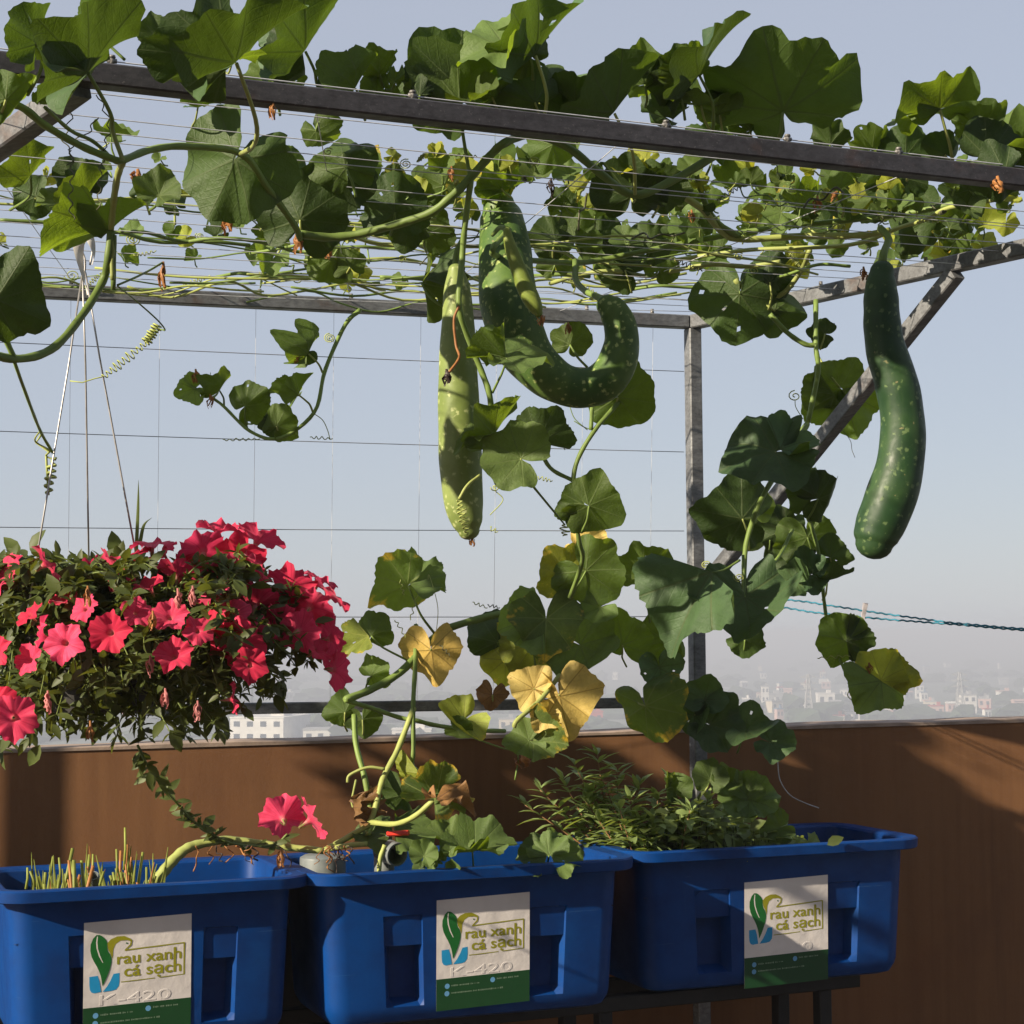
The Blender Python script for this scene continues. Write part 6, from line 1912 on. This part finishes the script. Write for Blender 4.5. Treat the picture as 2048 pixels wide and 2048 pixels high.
# ------------------------------------------------------------------ right tub: bushy balsam with narrow leaves, low leafy greens
M['flower_red'] = simple_mat('small_red_bud', (0.5, 0.03, 0.02), 0.6)
def balsam(label, spots, seed, zt_):
    rs = random.Random(seed)
    c0 = P(spots[0][0], 1715, 2.66)
    root = empty('balsam_plant', c0, label, 'balsam plant', 'balsam plants in the right tub')
    lm = []
    for q in range(4):
        mb = MB(); small_leaf(mb, Vector((0, 0, 0)), Vector((0, 1, 0)), Vector((0, 0, 1)), 1.0, .27 + .03 * q, fold=.35, bend=.12 + .12 * q)
        o = mb.build('tmp', M['balsam'], None); lm.append(o.data); bpy.data.objects.remove(o, do_unlink=True)
    for (x, ytop, D, dx) in spots:
        b = P(x, 1700, D); b.z = RZ - 0.12
        f_ = Matrix.Rotation(-tub3['ang'], 3, 'Z') @ (b - tub3['c'])
        f_.x = max(-tub3['HW'] + .05, min(tub3['HW'] - .05, f_.x)); f_.y = max(-tub3['HD'] + .06, min(tub3['HD'] - .05, f_.y))
        q_ = Matrix.Rotation(tub3['ang'], 3, 'Z') @ f_ + tub3['c']; b.x, b.y = q_.x, q_.y; D = b.y / KD / DS
        t_ = P(x + dx, ytop, D + rs.uniform(-.03, .03))
        c = [Vector(p) for p in catmull([b, b.lerp(t_, .5) + Vector((rs.uniform(-.015, .015), rs.uniform(-.01, .01), 0)), t_], 8)]
        mb = MB(); mb.tube(c, [.0034 * (1 - .6 * i / len(c)) for i in range(len(c))], 6); mb.build('stem', M['balsam_stem'], root)
        for i in range(6, len(c)):
            for q in range(3 if i < len(c) - 2 else 4):
                an = rs.uniform(0, 6.28); up = rs.uniform(.1, .75) if i < len(c) - 2 else rs.uniform(.5, 1.4)
                d = Vector((math.cos(an), math.sin(an) * .8, up)).normalized()
                L = rs.uniform(.05, .09) * (.75 if i > len(c) - 3 else 1)
                s = d.cross(Vector((0, 0, 1))).normalized(); n = s.cross(d)
                o = bpy.data.objects.new('leaf', rs.choice(lm)); o.parent = root
                o.location = c[i] - c0; o.rotation_euler = Matrix((s, d, n)).transposed().to_euler(); o.scale = (L, L, L); link(o)
balsam('balsam plant with tall narrow leaved shoots at the left of the right tub', [(1130, 1530, 2.62, 20), (1170, 1510, 2.64, 25), (1205, 1560, 2.60, 0), (1240, 1570, 2.66, 40), (1100, 1580, 2.60, -20), (1160, 1600, 2.58, 10), (1190, 1590, 2.68, -10), (1215, 1545, 2.68, 20), (1260, 1600, 2.62, 0), (1080, 1610, 2.58, -30), (1140, 1560, 2.66, -15), (1230, 1620, 2.58, 10)], 5, 0)
balsam('balsam plant with short bushy shoots in the middle of the right tub', [(1300, 1590, 2.62, 15), (1340, 1560, 2.66, 0), (1370, 1620, 2.60, 10), (1320, 1640, 2.58, -15), (1280, 1640, 2.58, 0), (1400, 1600, 2.68, 15), (1355, 1650, 2.58, 10)], 6, 0)
gr = empty('leafy_greens', P(1500, 1715, 2.66), 'low leafy greens filling the front of the right tub', 'greens')
mb = MB(); mb2 = MB()
rg = random.Random(17)
for k in range(1100):
    x = rg.uniform(1290, 1640); D = rg.uniform(2.56, 2.86)
    top_ = np.interp(x, [1290, 1400, 1500, 1580, 1640], [1640, 1600, 1640, 1670, 1700])
    yy = rg.uniform(top_, 1712)
    p = P(x, yy, D)
    f_ = Matrix.Rotation(-tub3['ang'], 3, 'Z') @ (p - tub3['c'])
    if abs(f_.x) > tub3['HW'] - .03 or abs(f_.y) > tub3['HD'] - .03: continue
    d = Vector((rg.gauss(0, 1), rg.gauss(-.2, 1), rg.gauss(.4, .5))); L = rg.uniform(.022, .058)
    small_leaf(mb if rg.random() < .8 else mb2, p, d, Vector((rg.gauss(0, .4), rg.gauss(-.3, .4), 1)), L, L * rg.uniform(.5, .85), bend=.3)
    if k % 6 == 0:
        q = p.copy(); q.z = RZ - .12; mb2.tube([q, q.lerp(p, .5) + Vector((.006, 0, 0)), p], .0014, 5, cap=False)
o = mb.build('foliage', M['balsam'], gr); o['kind'] = 'stuff'
o = mb2.build('pale_foliage', M['pet_leaf'], gr); o['kind'] = 'stuff'
mb = MB(); q = P(1655, 1690, 2.62); small_leaf(mb, q, Vector((.8, 0, .45)), camdir((-.3, .5, .8)), .05, .032); mb.build('leaf', M['pet_leaf'], gr)
mb = MB(); q = P(1500, 1660, 2.60); small_leaf(mb, q, Vector((.5, -.2, .4)), camdir((0, .7, .6)), .05, .035); mb.build('leaf', M['pet_leaf'], gr)

DS = 1.0
# ------------------------------------------------------------------ hazy air over the city
m, nt = mat_new('haze_air')
t = NT(nt)
pv = t.n('ShaderNodeVolumePrincipled')
pv.inputs['Color'].default_value = (0.53, 0.565, 0.65, 1)
pv.inputs['Density'].default_value = 0.0014
pv.inputs['Anisotropy'].default_value = 0.0
o = t.n('ShaderNodeOutputMaterial'); t.l(pv.outputs[0], o.inputs['Volume'])
mb = MB()
mb.box((0, 5850, (GZ - 1 + 4.2) / 2), (12400, 12400, 4.2 - GZ + 1))
hz = mb.build('haze', m, None, smooth=False)
tag(hz, 'thin grey haze over the far city', 'haze', kind='stuff')
